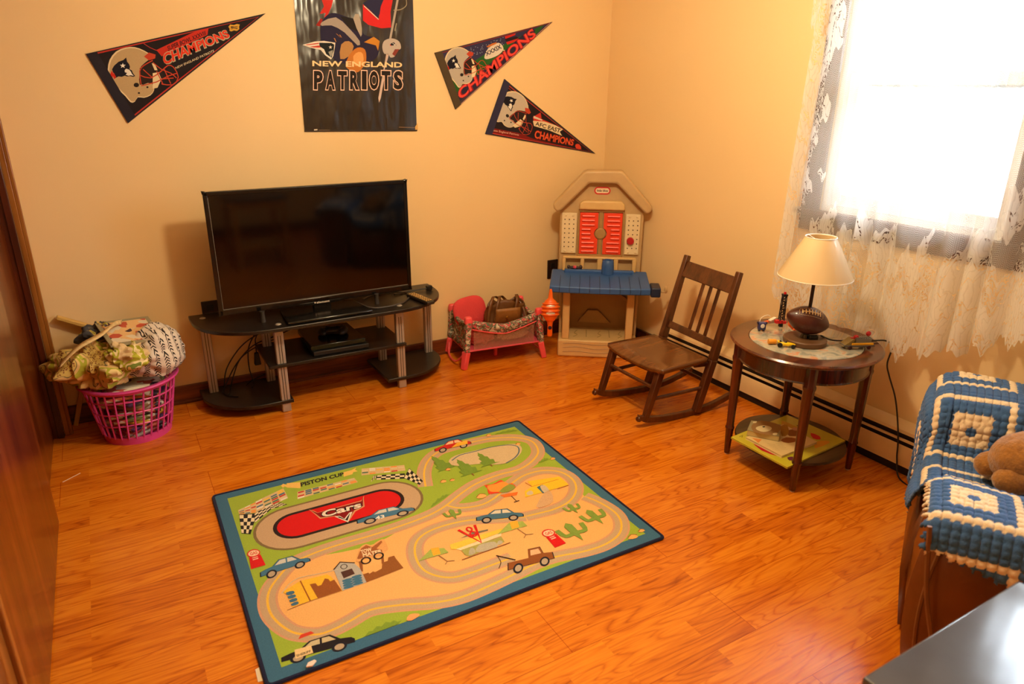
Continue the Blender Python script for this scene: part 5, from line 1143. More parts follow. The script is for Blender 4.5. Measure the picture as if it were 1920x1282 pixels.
# seat with a shallow saddle
q = MB(); nx, ny = 18, 18
def seat_xy(u, v):
    hw = .205-.012*u; y = -1.170+(v-.5)*2*hw; x = -.668+.300*u
    if u == 0: x += .012*(abs(v-.5)*2)**4
    return x, y
def seat_top(u, v):
    x, y = seat_xy(u, v); w_ = abs(v-.5)*2
    z = .283-.010*(1-w_**2)*sin(pi*min(1, u*1.1))-.020*(1-w_**3)*max(0, 1-u*4)**2+.0
    return cw(x, y, z)
q.grid(lambda u, v: seat_top(u, v), nx, ny); q.build('seat', M_seat, T, solid=.020, bevel=.0, smooth=40)
for y_ in (-.990, -1.330):
    part('front_leg', lambda q: q.bar(cw(-.702, y_+.004, .030), cw(-.632, y_, .268), .026, .028, w2=.034, h2=.036))
def rocker(q, y0, y1):
    xs = [(-.735, .052), (-.70, .032), (-.62, .016), (-.52, .008), (-.42, .006), (-.32, .014), (-.22, .036), (-.135, .066)]
    P_ = smoothpts([(x, 0, z) for x, z in xs], 4); n = len(P_)
    for s_ in (0,):
        vs_ = []
        for i, p in enumerate(P_):
            y = y0+(y1-y0)*i/(n-1); h = .030 if 2 < i < n-3 else .024
            for dy, dz in ((-.011, -.006), (.011, -.006), (.011, h-.006), (-.011, h-.006)): vs_.append(cw(p.x, y+dy, p.z+dz))
        fs_ = [(4*i+a_, 4*i+(a_+1) % 4, 4*i+4+(a_+1) % 4, 4*i+4+a_) for i in range(n-1) for a_ in range(4)]+[(0, 1, 2, 3), (4*n-1, 4*n-2, 4*n-3, 4*n-4)]
        q.add(vs_, fs_)
    q.lathe([(0, 0), (.012, .002), (.014, .012), (.012, .022), (0, .024)], c=cw(-.722, y0, .040), n=14, M=rotm('Y', -60))
part('rocker', lambda q: rocker(q, -.982, -1.030), bev=.003); part('rocker', lambda q: rocker(q, -1.322, -1.352), bev=.003)
def rod(name, a_, b_, r_): part(name, lambda q: q.tube([cw(*a_), cw(*b_)], r_, 10), bev=0)
rod('stretcher', (-.655, -.99, .185), (-.655, -1.33, .185), .009); rod('stretcher', (-.672, -1.329, .135), (-.375, -1.352, .140), .009); rod('stretcher', (-.672, -.990, .150), (-.365, -.986, .155), .009); rod('stretcher', (-.36, -.987, .175), (-.37, -1.352, .175), .009)
part('seat_bracket', lambda q: q.bar(cw(-.33, -1.352, .255), cw(-.44, -1.345, .262), .012, .02))

# ================================================================== SIDE TABLE
M_mah = wood('dark_cherry_wood', (38, 12, 8), (66, 24, 14), (92, 38, 22), axis=2, scale=.9, rough=.24, coat=.4)
M_mah2 = wood('dark_cherry_top', (46, 20, 10), (84, 38, 18), (112, 56, 28), axis=0, scale=.8, rough=.26, coat=.4)
TX, TY, TZ = -.382, -1.868, .545
T = thing('side_table', (TX, TY, 0), radians(0), 'round dark cherry side table with glass centre and lower shelf beside the window', 'side table')
q = MB(); q.lathe([(.19, TZ-.022), (.262, TZ-.024), (.272, TZ-.020), (.270, TZ-.014), (.282, TZ-.012), (.286, TZ-.006), (.280, TZ), (.215, TZ), (.213, TZ-.006), (.19, TZ-.008)], n=72, closed=True); q.build('top_ring', M_mah2, T)
def tglass():
    m = bpy.data.materials.new('frosted_marble_glass'); m.use_nodes = True; nt = m.node_tree; b = nt.nodes['Principled BSDF']; tc = N(nt, 'ShaderNodeTexCoord')
    n = N(nt, 'ShaderNodeTexNoise'); n.inputs['Scale'].default_value = 22; n.inputs['Detail'].default_value = 4; n.inputs['Distortion'].default_value = .8; nt.links.new(tc.outputs['Object'], n.inputs['Vector'])
    c = ramp(nt, n.outputs['Fac'], [(.25, (84, 88, 84)), (.45, (150, 148, 136)), (.56, (176, 168, 148)), (.66, (196, 132, 96)), (.72, (168, 162, 146))])
    nt.links.new(c, b.inputs['Base Color']); b.inputs['Roughness'].default_value = .09; b.inputs['Coat Weight'].default_value = .6; return m
q = MB(); q.lathe([(0, TZ-.006), (.212, TZ-.006), (.212, TZ+.001), (.209, TZ+.003), (0, TZ+.003)], n=64); q.build('glass_insert', tglass(), T)
q = MB(); q.lathe([(.236, TZ-.090), (.243, TZ-.090), (.243, TZ-.024), (.236, TZ-.024)], n=64, closed=True); q.lathe([(.243, TZ-.092), (.247, TZ-.089), (.243, TZ-.084)], n=64, closed=True); q.build('apron', M_mah, T)
for sx in (-1, 1):
    for sy in (-1, 1):
        b0 = Vector((sx*.170, sy*.172, 0)); t0 = Vector((sx*.168, sy*.170, TZ-.022)); q = MB()
        ang = atan2(sy, sx)
        prof = [(0, .004), (.011, .004), (.0125, .010), (.0175, .120), (.0205, .128), (.0175, .136), (.0165, .15), (.0225, .43), (.0255, .440), (.0255, .448), (.023, .455), (.023, TZ-.022), (0, TZ-.022)]
        q.lathe(prof, c=b0, n=8, M=rotm('Z', 22.5)); o = q.build('leg', M_mah, T, smooth=30, bevel=.002)
        for k in (-1, 0, 1):
            pass
        q = MB(); q.lathe([(0, 0), (.009, 0), (.009, .005), (0, .005)], c=b0, n=12); q.build('glide', mat('pale_glide', (206, 190, 160), .4), o)
q = MB(); q.lathe([(0, .100), (.212, .100), (.220, .106), (.216, .114), (0, .114)], n=56); q.build('lower_shelf', wood('olive_brown_shelf', (46, 30, 14), (70, 48, 26), (88, 62, 34), axis=0, scale=.8, rough=.35), T)

# books on the lower shelf
def quad_book(name, px, z, th_, lab, cover, page=(222, 206, 170), r_=.003, paint=None):
    P_ = [bp(x, y, 2, z+th_) for x, y in px]; c_ = sum(P_, Vector())/4; T_ = thing(name, (c_.x, c_.y, z), 0, lab, 'book')
    L_ = [(p.x-c_.x, p.y-c_.y) for p in P_]
    q = MB(); q.prism([(x*.985, y*.985) for x, y in L_], .0015, th_-.0015); q.build('pages', mat('page_block', page, .7), T_, smooth=0)
    q = MB(); q.prism(L_, 0, .0015); q.prism(L_, th_-.0015, th_); cv = q.build('cover', mat('book_cover', cover, .32, coat=.3), T_, smooth=0)
    if paint:
        A_ = Art(lambda x, y: (bp(x, y, 2, z+th_).x-c_.x, bp(x, y, 2, z+th_).y-c_.y), lambda a_, b_, h: (a_, b_, th_+h)); A_.h = 0; paint(A_); A_.build('cover_picture', T_)
z4 = crop(1320, 680, 4.8)
def paint1(A_):
    A_.poly([z4(*p) for p in ((425, 705), (520, 790), (680, 845), (660, 820), (560, 740), (450, 690))], (176, 24, 40), 2); A_.poly([z4(*p) for p in ((960, 630), (1040, 660), (1045, 690), (980, 680))], (206, 50, 40), 2)
    A_.poly([z4(*p) for p in ((1010, 710), (1100, 700), (1130, 720), (1000, 770))], (226, 160, 50), 2); A_.poly([z4(*p) for p in ((750, 850), (810, 845), (815, 870), (770, 880))], (100, 40, 60), 2)
    A_.poly([z4(*p) for p in ((700, 520), (800, 560), (860, 590), (720, 590))], (200, 156, 70), 2); A_.stroke([z4(320, 665), z4(350, 650), z4(340, 670)], .003, (60, 60, 30))
    A_.poly([z4(*p) for p in ((830, 560), (860, 565), (850, 580))], (40, 30, 20))
quad_book('picture_book', [z4(242, 668), z4(750, 468), z4(1275, 698), z4(750, 940)], .115, .007, 'large yellow green picture book at the bottom of pile on the table shelf', (196, 184, 40), paint=paint1)
def paint2(A_):
    for i in range(4):
        for j in range(2): A_.stroke([z4(570+i*14+j*80, 725+i*16-j*10+10*j), z4(640+i*14+j*70, 740+i*16-j*14+8*j)], .0014, (150, 120, 90), lay=False)
    A_.poly([z4(*p) for p in ((690, 700), (740, 670), (830, 680), (850, 700), (760, 722))], (160, 92, 44), 2); A_.poly([z4(*p) for p in ((740, 610), (850, 600), (860, 650), (770, 660))], (150, 96, 54), 2); A_.poly([z4(*p) for p in ((430, 675), (520, 690), (490, 720))], (222, 140, 70))
    A_.poly([z4(*p) for p in ((690, 570), (750, 560), (760, 640), (700, 660))], (176, 128, 50), 2); A_.poly([z4(*p) for p in ((800, 580), (850, 590), (840, 610), (800, 605))], (206, 150, 110), 2)
quad_book('board_book', [z4(375, 668), z4(715, 552), z4(1020, 710), z4(700, 838)], .1225, .010, 'cream board book with bear drawing lying on the yellow picture book', (226, 196, 136), paint=paint2)
def paint3(A_):
    A_.poly([z4(*p) for p in ((430, 560), (520, 520), (690, 565), (650, 640), (560, 645), (450, 620))], (156, 116, 70), 3); A_.poly([z4(*p) for p in ((470, 580), (540, 562), (605, 580), (600, 605), (540, 622), (480, 605))], (226, 206, 156), 3)
    A_.poly([z4(*p) for p in ((525, 572), (550, 570), (548, 580), (530, 582))], (40, 30, 24)); A_.poly([z4(*p) for p in ((440, 530), (475, 525), (470, 540), (445, 542))], (222, 206, 160), 2); A_.poly([z4(*p) for p in ((620, 635), (660, 630), (655, 648), (625, 650))], (222, 206, 160), 2)
quad_book('chunky_board_book', [z4(388, 606), z4(425, 518), z4(692, 556), z4(680, 662)], .133, .024, 'small thick rounded board book with round picture on top of the pile', (150, 142, 104), page=(196, 176, 120), paint=paint3)

# ================================================================== TABLE LAMP
LXp, LYp, LZ = -.415, -1.890, TZ+.0035
T = thing('table_lamp', (LXp, LYp, LZ), radians(-30), 'table lamp with brown football body and cream cone shade wrapped in plastic', 'lamp')
q = MB(); q.lathe([(0, 0), (.078, 0), (.081, .004), (.081, .018), (.076, .022), (0, .022)], n=48); q.build('base', mat('brown_lamp_base', (98, 66, 38), .45, bump=.2), T)
M_ball = mat('maroon_leather', (74, 28, 20), .30, bump=.35, bscale=420, coat=.25)
Mb = rotm('Y', 16)
def ballfn(v, t, a):
    k = abs(v.x)/.086; r_ = sqrt(v.y**2+v.z**2); return v
q = MB(); nn_ = 32
prof = [(.0545*(1-(abs(x)/.090)**2.0)**.80 if abs(x) < .090 else 0.0, x) for x in [-.090+.180*i/28 for i in range(29)]]
q.lathe(prof, n=36, M=Mb @ rotm('Y', 90), c=(.0, 0, .092)); fb = q.build('football', M_ball, T, smooth=60)
# laces on the camera-facing upper side
def ball_pt(x, ang, off=0):
    r_ = .0545*(1-(abs(x)/.090)**2.0)**.80+off; v = Mb @ Vector((x, -r_*cos(ang), r_*sin(ang))); return v+Vector((0, 0, .092))
M_lace = mat('cream_lace', (232, 206, 150), .6)
q = MB(); q.tube([ball_pt(-.050+.07*i/8, radians(50), .0012) for i in range(9)], .0022, 6)
for i in range(7):
    x_ = -.048+.011*i; q.tube([ball_pt(x_, radians(a_), .0016) for a_ in (39, 50, 61)], .0021, 6)
q.build('laces', M_lace, fb)
q = MB()
for a_ in (31, 69):
    for i in range(14): x_ = -.054+.006*i; q.tube([ball_pt(x_, radians(a_), .0005), ball_pt(x_+.0032, radians(a_), .0005)], .0008, 5)
for x_ in (-.057, .031):
    for a_ in (36, 42, 48, 54, 60): q.tube([ball_pt(x_, radians(a_), .0005), ball_pt(x_, radians(a_+3), .0005)], .0008, 5)
q.build('stitching', M_lace, fb)
q = MB(); q.lathe([(.022, .0), (.014, .018), (.012, .022)], c=(.0, 0, .020), n=18); q.box((.018, -.030, .032), (.034, .014, .016)); q.build('switch_block', M_blk, T, bevel=.002)
q = MB(); q.tube([(0, 0, .12), (0, 0, .40)], .0065, 12); q.build('pole', mat('dark_bronze_metal', (40, 28, 24), .35, metal=.3), T)
zb, zt = .268, .418
q = MB(); q.lathe([(.134, zb), (.1335, zb+.004), (.056, zt-.003), (.055, zt), (.053, zt-.002), (.1315, zb+.001)], n=64, closed=True)
def shade():
    m = bpy.data.materials.new('cream_shade_in_plastic'); m.use_nodes = True; nt = m.node_tree; b = nt.nodes['Principled BSDF']; b.inputs['Base Color'].default_value = lin((240, 220, 176))+(1,)
    b.inputs['Roughness'].default_value = .55; b.inputs['Coat Weight'].default_value = .8; b.inputs['Coat Roughness'].default_value = .12
    tc = N(nt, 'ShaderNodeTexCoord'); mp = N(nt, 'ShaderNodeMapping'); mp.inputs['Scale'].default_value = (26, 26, 7); mp.inputs['Rotation'].default_value = (.3, .2, 0); nt.links.new(tc.outputs['Object'], mp.inputs[0])
    n = N(nt, 'ShaderNodeTexNoise'); n.inputs['Scale'].default_value = 1; n.inputs['Detail'].default_value = 3; n.inputs['Distortion'].default_value = 1.2; nt.links.new(mp.outputs[0], n.inputs['Vector'])
    bn = N(nt, 'ShaderNodeBump'); bn.inputs['Strength'].default_value = .5; bn.inputs['Distance'].default_value = .006; nt.links.new(n.outputs['Fac'], bn.inputs['Height']); nt.links.new(bn.outputs[0], b.inputs['Coat Normal'])
    tr_ = nt.nodes.new('ShaderNodeBsdfTranslucent'); tr_.inputs[0].default_value = lin((250, 222, 170))+(1,); mx = nt.nodes.new('ShaderNodeMixShader'); mx.inputs[0].default_value = .30
    out_ = nt.nodes['Material Output']; nt.links.new(b.outputs[0], mx.inputs[1]); nt.links.new(tr_.outputs[0], mx.inputs[2]); nt.links.new(mx.outputs[0], out_.inputs[0]); return m
sh_ = q.build('lamp_shade', shade(), T, smooth=50)
q = MB(); q.tube([(.134*cos(t*pi/24), .134*sin(t*pi/24), zb) for t in range(49)], .0018, 6, cap=False); q.tube([(.0555*cos(t*pi/16), .0555*sin(t*pi/16), zt) for t in range(33)], .0018, 6, cap=False)
for t in range(3): q.tube([(0, 0, zt-.02), (.054*cos(t*2.09), .054*sin(t*2.09), zt-.002)], .0012, 5)
q.build('shade_wire', mat('white_trim', (238, 232, 220), .4), sh_)
q = MB(); q.ell((0, 0, zb+.07), (.026, .026, .036)); q.build('bulb', mat('white_bulb', (240, 238, 230), .25), T)
p_ = [(LXp+.05, LYp-.03, LZ+.03), (LXp+.09, LYp-.055, LZ+.012), (LXp+.16, LYp-.085, LZ+.006), (LXp+.235, LYp-.120, LZ+.004), (-.110, -2.030, TZ+.002), (-.090, -2.050, TZ-.02), (-.100, -2.050, TZ-.09), (-.085, -2.06, .40), (-.082, -2.10, .32), (-.080, -2.13, .22), (-.084, -2.15, .14), (-.084, -2.16, .07), (-.105, -2.20, .006), (-.13, -2.32, .004)]
cord('lamp_cord', p_, .0032, M_cord, 'thin dark cord running off the side table and down past the heater', 'cord', 7)

# ================================================================== SMALL TOYS ON THE TABLE
GT = TZ+.0035
def at(x, y, z=GT): p = bp(x, y, 2, z); return (p.x, p.y, z)
def col(n_, c_, r_=.35): return mat(n_, c_, r_)
RV = rotm('Z', -30)
t_ = thing('toy_robot', at(1427, 620), radians(-30), 'small blue toy robot cube with white face, leftmost toy on the table', 'toy')
q = MB(); q.box((0, 0, .022), (.030, .022, .032)); q.build('body', col('blue_toy', (50, 56, 110)), t_, bevel=.004)
q = MB(); q.box((-.009, 0, .004), (.008, .014, .008)); q.box((.009, 0, .004), (.008, .014, .008)); q.box((-.017, 0, .034), (.006, .012, .010)); q.box((.017, 0, .034), (.006, .012, .010)); q.build('feet', col('dark_blue_toy', (30, 30, 60)), t_, bevel=.002)
q = MB(); q.lathe([(0, .003), (.008, .002), (.009, 0)], c=(0, -.011, .024), M=rotm('X', 90), n=14); q.build('face', col('white_toy', (226, 220, 214)), t_)
t_ = thing('toy_crane_tower', at(1463, 612), radians(-30), 'black lattice toy crane tower with red base bricks', 'toy')
q = MB(); hw = .0085
for sx in (-1, 1):
    for sy in (-1, 1): q.bar((sx*hw, sy*hw, .028), (sx*hw*.8, sy*hw*.8, .135), .0035, .0035)
for i in range(6):
    z_ = .032+i*.017; s_ = 1 if i % 2 else -1
    for sy in (-1, 1): q.bar((-s_*hw, sy*hw*.95, z_), (s_*hw, sy*hw*.95, z_+.017), .002, .003); q.bar((sy*hw*.95, -s_*hw, z_), (sy*hw*.95, s_*hw, z_+.017), .002, .003)
q.box((0, 0, .138), (.020, .020, .006)); q.box((0, 0, .008), (.014, .014, .016)); q.build('lattice_tower', col('black_toy', (22, 20, 26)), t_)
q = MB(); q.box((-.012, 0, .022), (.026, .018, .014)); q.box((.012, .0, .020), (.016, .018, .012)); q.box((0, 0, .145), (.008, .008, .010)); q.build('red_brick', col('red_toy', (200, 30, 34)), t_, bevel=.001)
t_ = thing('toy_plane', at(1440, 609), radians(-10), 'white and orange toy craft with thin curved arm left of the crane tower', 'toy')
q = MB(); q.bar((-.035, 0, .010), (.012, .0, .018), .014, .008); q.build('orange_body', col('orange_toy', (226, 96, 40)), t_, bevel=.002)
q = MB(); q.bar((-.004, -.01, .022), (.030, -.004, .030), .016, .006); q.tube(smoothpts([(-.046, .0, .018), (-.030, .01, .032), (.0, .012, .040), (.012, .006, .034)], 5), .0018, 6); q.build('white_arm', col('ivory_toy', (228, 214, 196)), t_, bevel=.001)
t_ = thing('toy_minifigure', at(1481, 606), radians(-30), 'tiny white toy figure with yellow head behind the crane tower', 'toy')
q = MB(); q.box((0, 0, .012), (.016, .010, .022), taper=.8); q.box((0, 0, .026), (.014, .010, .010)); q.build('body', col('white_toy', (222, 214, 206)), t_, bevel=.002)
q = MB(); q.lathe([(0, 0), (.006, 0), (.0065, .005), (.006, .010), (0, .012)], c=(0, 0, .031), n=14); q.build('head', col('yellow_toy', (226, 176, 60)), t_)
q = MB(); q.box((.016, 0, .022), (.014, .012, .012)); q.build('red_pack', col('red_toy', (200, 30, 34)), t_, bevel=.002)
t_ = thing('orange_toy_clamp', at(1488, 618, LZ+.0225), radians(-30), 'orange V shaped toy clamp sitting on the lamp base', 'toy')
q = MB(); poly = [(0, 0), (.024, .016), (.026, .044), (.018, .047), (.014, .026), (0, .017), (-.014, .026), (-.018, .047), (-.026, .044), (-.024, .016)]
xz(poly, -.009, .009, q); q.box((0, 0, .004), (.014, .030, .008)); q.build('clamp', col('orange_toy', (232, 96, 30)), t_, bevel=.003)
q = MB(); q.box((-.010, .006, .034), (.009, .010, .022)); q.build('dark_insert', col('dark_toy2', (40, 36, 40)), t_, bevel=.002)
def wheel(mb, c_, r_, w_, M=None): mb.lathe([(0, -w_/2), (r_*.85, -w_/2), (r_, -w_/4), (r_, w_/4), (r_*.85, w_/2), (0, w_/2)], c=c_, n=16, M=rotm('X', 90))
t_ = thing('toy_car', at(1474, 650), radians(-48), 'tiny yellow open wheel toy race car in front of the lamp', 'toy car')
q = MB(); q.ell((0, 0, .012), (.034, .008, .007)); q.box((-.004, 0, .011), (.030, .020, .008)); q.box((-.030, 0, .020), (.008, .022, .002)); q.build('body', col('yellow_car', (240, 196, 20), .25), t_, bevel=.002)
for x_, r_ in ((-.024, .0095), (.024, .008)):
    for sy in (-1, 1): q = MB(); wheel(q, (x_, sy*.015, r_), r_, .008); q.build('wheel', M_blkm, t_)
q = MB(); q.ell((-.004, 0, .018), (.006, .005, .005)); q.build('driver', M_blkm, t_)
t_ = at(1447, 645); q = MB(); q.lathe([(0, -.015), (.0095, -.015), (.0105, -.012), (.0105, .012), (.0095, .015), (0, .015)], n=20, M=rotm('Y', 90)); o = q.build('toy_cylinder', col('amber_plastic', (226, 150, 40))); o.location = (t_[0], t_[1], GT+.0110); o.rotation_euler = (0, 0, radians(-30)); tag(o, 'short amber toy cylinder lying left of the yellow toy car', 'toy')
t_ = thing('toy_vehicle', at(1606, 652), radians(-26), 'grey and yellow brick built toy vehicle with red driver, rightmost on table', 'toy car')
q = MB(); q.prism([(-.062, -.018), (-.040, -.022), (.058, -.022), (.058, .022), (-.040, .022), (-.062, .018)], .012, .018); q.build('chassis', col('grey_toy', (90, 86, 84)), t_, bevel=.001)
q = MB(); q.box((.010, -.018, .022), (.085, .006, .008)); q.box((.010, .018, .022), (.085, .006, .008)); q.box((-.030, 0, .026), (.020, .020, .008)); q.build('yellow_bricks', col('yellow_brick', (230, 170, 30)), t_, bevel=.001)
q = MB(); q.prism([(-.064, .014), (-.030, .040), (-.022, .040), (-.028, .018)], -.018, .018, M=XZ); q.build('windshield', col('olive_gold_toy', (140, 120, 70), .2), t_)
q = MB(); q.box((.016, 0, .032), (.062, .026, .018))
for i in range(7): q.box((-.010+i*.009, 0, .043), (.005, .024, .004))
q.build('grey_cargo', col('grey_toy2', (120, 118, 114)), t_, bevel=.001)
q = MB(); q.ell((-.010, 0, .046), (.010, .008, .007)); q.ell((.040, .004, .056), (.010, .007, .010)); q.box((-.020, 0, .040), (.020, .008, .006)); q.build('red_rider', col('red_toy', (190, 24, 34)), t_)
q = MB(); q.tube(smoothpts([(.050, .0, .04), (.062, 0, .058), (.050, 0, .072), (.036, 0, .072)], 5), .0022, 6); q.build('roll_bar', col('ivory_toy', (228, 214, 196)), t_)
for x_ in (-.038, .036):
    for sy in (-1, 1): q = MB(); wheel(q, (x_, sy*.019, .0085), .0085, .007); q.build('wheel', col('dark_red_wheel', (60, 20, 20)), t_)
# ================================================================== LACE CURTAIN
def lace_mat():
    m = bpy.data.materials.new('white_lace'); m.use_nodes = True; nt = m.node_tree; nt.nodes.clear(); L = nt.links
    uv = N(nt, 'ShaderNodeUVMap'); uv.uv_map = 'UVMap'; s = N(nt, 'ShaderNodeSeparateXYZ'); L.new(uv.outputs[0], s.inputs[0]); U_, V_ = s.outputs[0], s.outputs[1]   # metres: u along cloth, v height above hem
    # net: fine horizontal threads
    net = math_(nt, 'FRACT', math_(nt, 'MULTIPLY', V_, 145)); net = math_(nt, 'GREATER_THAN', net, .42)
    vert = math_(nt, 'GREATER_THAN', math_(nt, 'FRACT', math_(nt, 'MULTIPLY', U_, 190)), .72)
    base = math_(nt, 'ADD', .17, math_(nt, 'MULTIPLY', math_(nt, 'MAXIMUM', net, vert), .30))
    # floral motifs near hems
    n = N(nt, 'ShaderNodeTexNoise'); n.inputs['Scale'].default_value = 5.0; n.inputs['Distortion'].default_value = .8; n.inputs['Detail'].default_value = 1.0; L.new(uv.outputs[0], n.inputs['Vector'])
    v1 = N(nt, 'ShaderNodeTexVoronoi'); v1.inputs['Scale'].default_value = 11; v1.feature = 'DISTANCE_TO_EDGE'
    dv = N(nt, 'ShaderNodeVectorMath'); dv.operation = 'ADD'; sc = N(nt, 'ShaderNodeVectorMath'); sc.operation = 'SCALE'; sc.inputs['Scale'].default_value = .10; L.new(n.outputs['Color'], sc.inputs[0]); L.new(uv.outputs[0], dv.inputs[0]); L.new(sc.outputs[0], dv.inputs[1]); L.new(dv.outputs[0], v1.inputs['Vector'])
    petal = math_(nt, 'GREATER_THAN', v1.outputs['Distance'], .030); field = math_(nt, 'GREATER_THAN', n.outputs['Fac'], .46)
    v2 = N(nt, 'ShaderNodeTexVoronoi'); v2.inputs['Scale'].default_value = 150; L.new(uv.outputs[0], v2.inputs['Vector']); holes = math_(nt, 'LESS_THAN', v2.outputs['Distance'], .46)
    openwork = math_(nt, 'SUBTRACT', .70, math_(nt, 'MULTIPLY', holes, .66))
    w_ = N(nt, 'ShaderNodeTexWave'); w_.inputs['Scale'].default_value = 22; w_.inputs['Distortion'].default_value = 6; L.new(dv.outputs[0], w_.inputs['Vector'])
    veins = math_(nt, 'MULTIPLY', math_(nt, 'GREATER_THAN', w_.outputs['Fac'], .9), .12)
    solid = math_(nt, 'SUBTRACT', .80, veins)
    pf = math_(nt, 'MULTIPLY', petal, field)
    mot = math_(nt, 'ADD', math_(nt, 'MULTIPLY', pf, solid), math_(nt, 'MULTIPLY', math_(nt, 'SUBTRACT', 1, pf), openwork))
    # zone: near the hem (v<.36) or near the side edges; noise breaks the boundary
    at_ = N(nt, 'ShaderNodeAttribute'); at_.attribute_name = 'border'; at_.attribute_type = 'GEOMETRY'
    zone = math_(nt, 'GREATER_THAN', math_(nt, 'ADD', at_.outputs['Fac'], math_(nt, 'MULTIPLY', math_(nt, 'SUBTRACT', n.outputs['Fac'], .5), .9)), .5)
    al = math_(nt, 'ADD', math_(nt, 'MULTIPLY', zone, mot), math_(nt, 'MULTIPLY', math_(nt, 'SUBTRACT', 1, zone), base), clamp=True)
    d = N(nt, 'ShaderNodeBsdfDiffuse'); d.inputs[0].default_value = (.86, .85, .83, 1); t = N(nt, 'ShaderNodeBsdfTranslucent'); t.inputs[0].default_value = (.86, .86, .86, 1)
    tr_ = N(nt, 'ShaderNodeBsdfTransparent'); a = N(nt, 'ShaderNodeMixShader'); a.inputs[0].default_value = .38; L.new(d.outputs[0], a.inputs[1]); L.new(t.outputs[0], a.inputs[2])
    b = N(nt, 'ShaderNodeMixShader'); L.new(al, b.inputs[0]); L.new(tr_.outputs[0], b.inputs[1]); L.new(a.outputs[0], b.inputs[2]); o = N(nt, 'ShaderNodeOutputMaterial'); L.new(b.outputs[0], o.inputs[0]); return m
M_lacec = lace_mat()
def curtain(name, parent, y0, y1, ztop, zbot, x0, amp, freq, nu, nv, leaf=.05, side=.12, hem=.30, seed=0, flare=0.0, lace_w=1.6, drop=None):
    """hanging pleated cloth; u from y0 (left in the room) to y1"""
    me = bpy.data.meshes.new(name); vs_ = []; uv = []; bd = []
    Wd = abs(y1-y0)
    for j in range(nv+1):
        v = j/nv
        for i in range(nu+1):
            u = i/nu
            f = freq*u+.35*sin(freq*u*1.7+seed)
            ph = f*2*pi+seed; k = .45+.55*(1-v)
            x = x0 - amp*k*sin(ph) - amp*.4*sin(ph*.37+2*v)
            yy = y0+(y1-y0)*u + flare*(1-v)*(u-.5)*-2*(1 if y1 > y0 else -1)*0 + flare*(1-v)*(1-2*u) + .010*cos(ph)*k
            lf_ = u*Wd/leaf/ .9
            tooth = abs((lf_*.5+.2*sin(lf_)) % 1-.5)*2; tooth2 = abs((lf_*2.3) % 1-.5)*2
            zb_ = (zbot(u) if callable(zbot) else zbot) + .070*tooth + .022*tooth2
            z = zb_+(ztop-zb_)*v
            vs_.append((x, yy, z)); uv.append((u*Wd*lace_w, z-zb_+.0)); e = min(u, 1-u)*Wd*lace_w
            bd.append(max(0, min(1, max(1-(z-zb_)/hem*.5-.0, 1-e/side*.5 if side else 0))))
    fs_ = [(j*(nu+1)+i, j*(nu+1)+i+1, (j+1)*(nu+1)+i+1, (j+1)*(nu+1)+i) for j in range(nv) for i in range(nu)]
    me.from_pydata(vs_, [], fs_); l_ = me.uv_layers.new(name='UVMap')
    for lp in me.loops: l_.data[lp.index].uv = uv[lp.vertex_index]
    at_ = me.attributes.new('border', 'FLOAT', 'POINT')
    for i, b in enumerate(bd): at_.data[i].value = b
    me.materials.append(M_lacec); me.polygons.foreach_set('use_smooth', [True]*len(me.polygons))
    o = bpy.data.objects.new(name, me); COL.objects.link(o); o.parent = parent; return o
CT = thing('lace_curtain', (-.09, -1.95, 0), 0, 'white lace curtain with leafy scalloped hem hanging over the window', 'curtain')
lx = lambda y: y+1.95
curtain('lace_panel', CT, lx(-1.50), lx(-2.68), 2.22, lambda u: .53-.09*sin(pi*min(1, u*1.5))+(.10 if u > .62 else 0)*min(1, (u-.62)*6), .0, .022, 11, 420, 90, side=.16, hem=.42, seed=.6, flare=.045)
curtain('valance', CT, lx(-1.46), lx(-2.75), 2.24, lambda u: 1.98-.34*max(0, 1-u*7)-.42*max(0, (u-.70)/.3)**1.0, -.028, .014, 14, 240, 24, side=0, hem=.34, seed=2.1)
q = MB(); q.tube([(.006, .62, 2.225), (.006, -.82, 2.225)], .011, 12)
q.build('curtain_rod', mat('white_metal', (230, 228, 222), .35), CT)
q = MB()
for y_ in (.60, -.80): q.bar((.006, y_, 2.225), (.089, y_, 2.225), .014, .014)
q.build('rod_bracket', mat('white_metal', (230, 228, 222), .35), CT)

# ================================================================== ARMCHAIR
N0 = Vector((-1.115, -2.865, 0)); ANG = radians(28.8); WA = .870
T = thing('armchair', N0, ANG, 'brown leather armchair at right with crochet blanket over it, angled to the room', 'armchair')
M_arm = mat('brown_sofa_leather', (100, 52, 18), .36, bump=.35, bscale=40, vary=.22, vscale=7, coat=.1); M_armd = mat('dark_under_fabric', (24, 16, 12), .8)
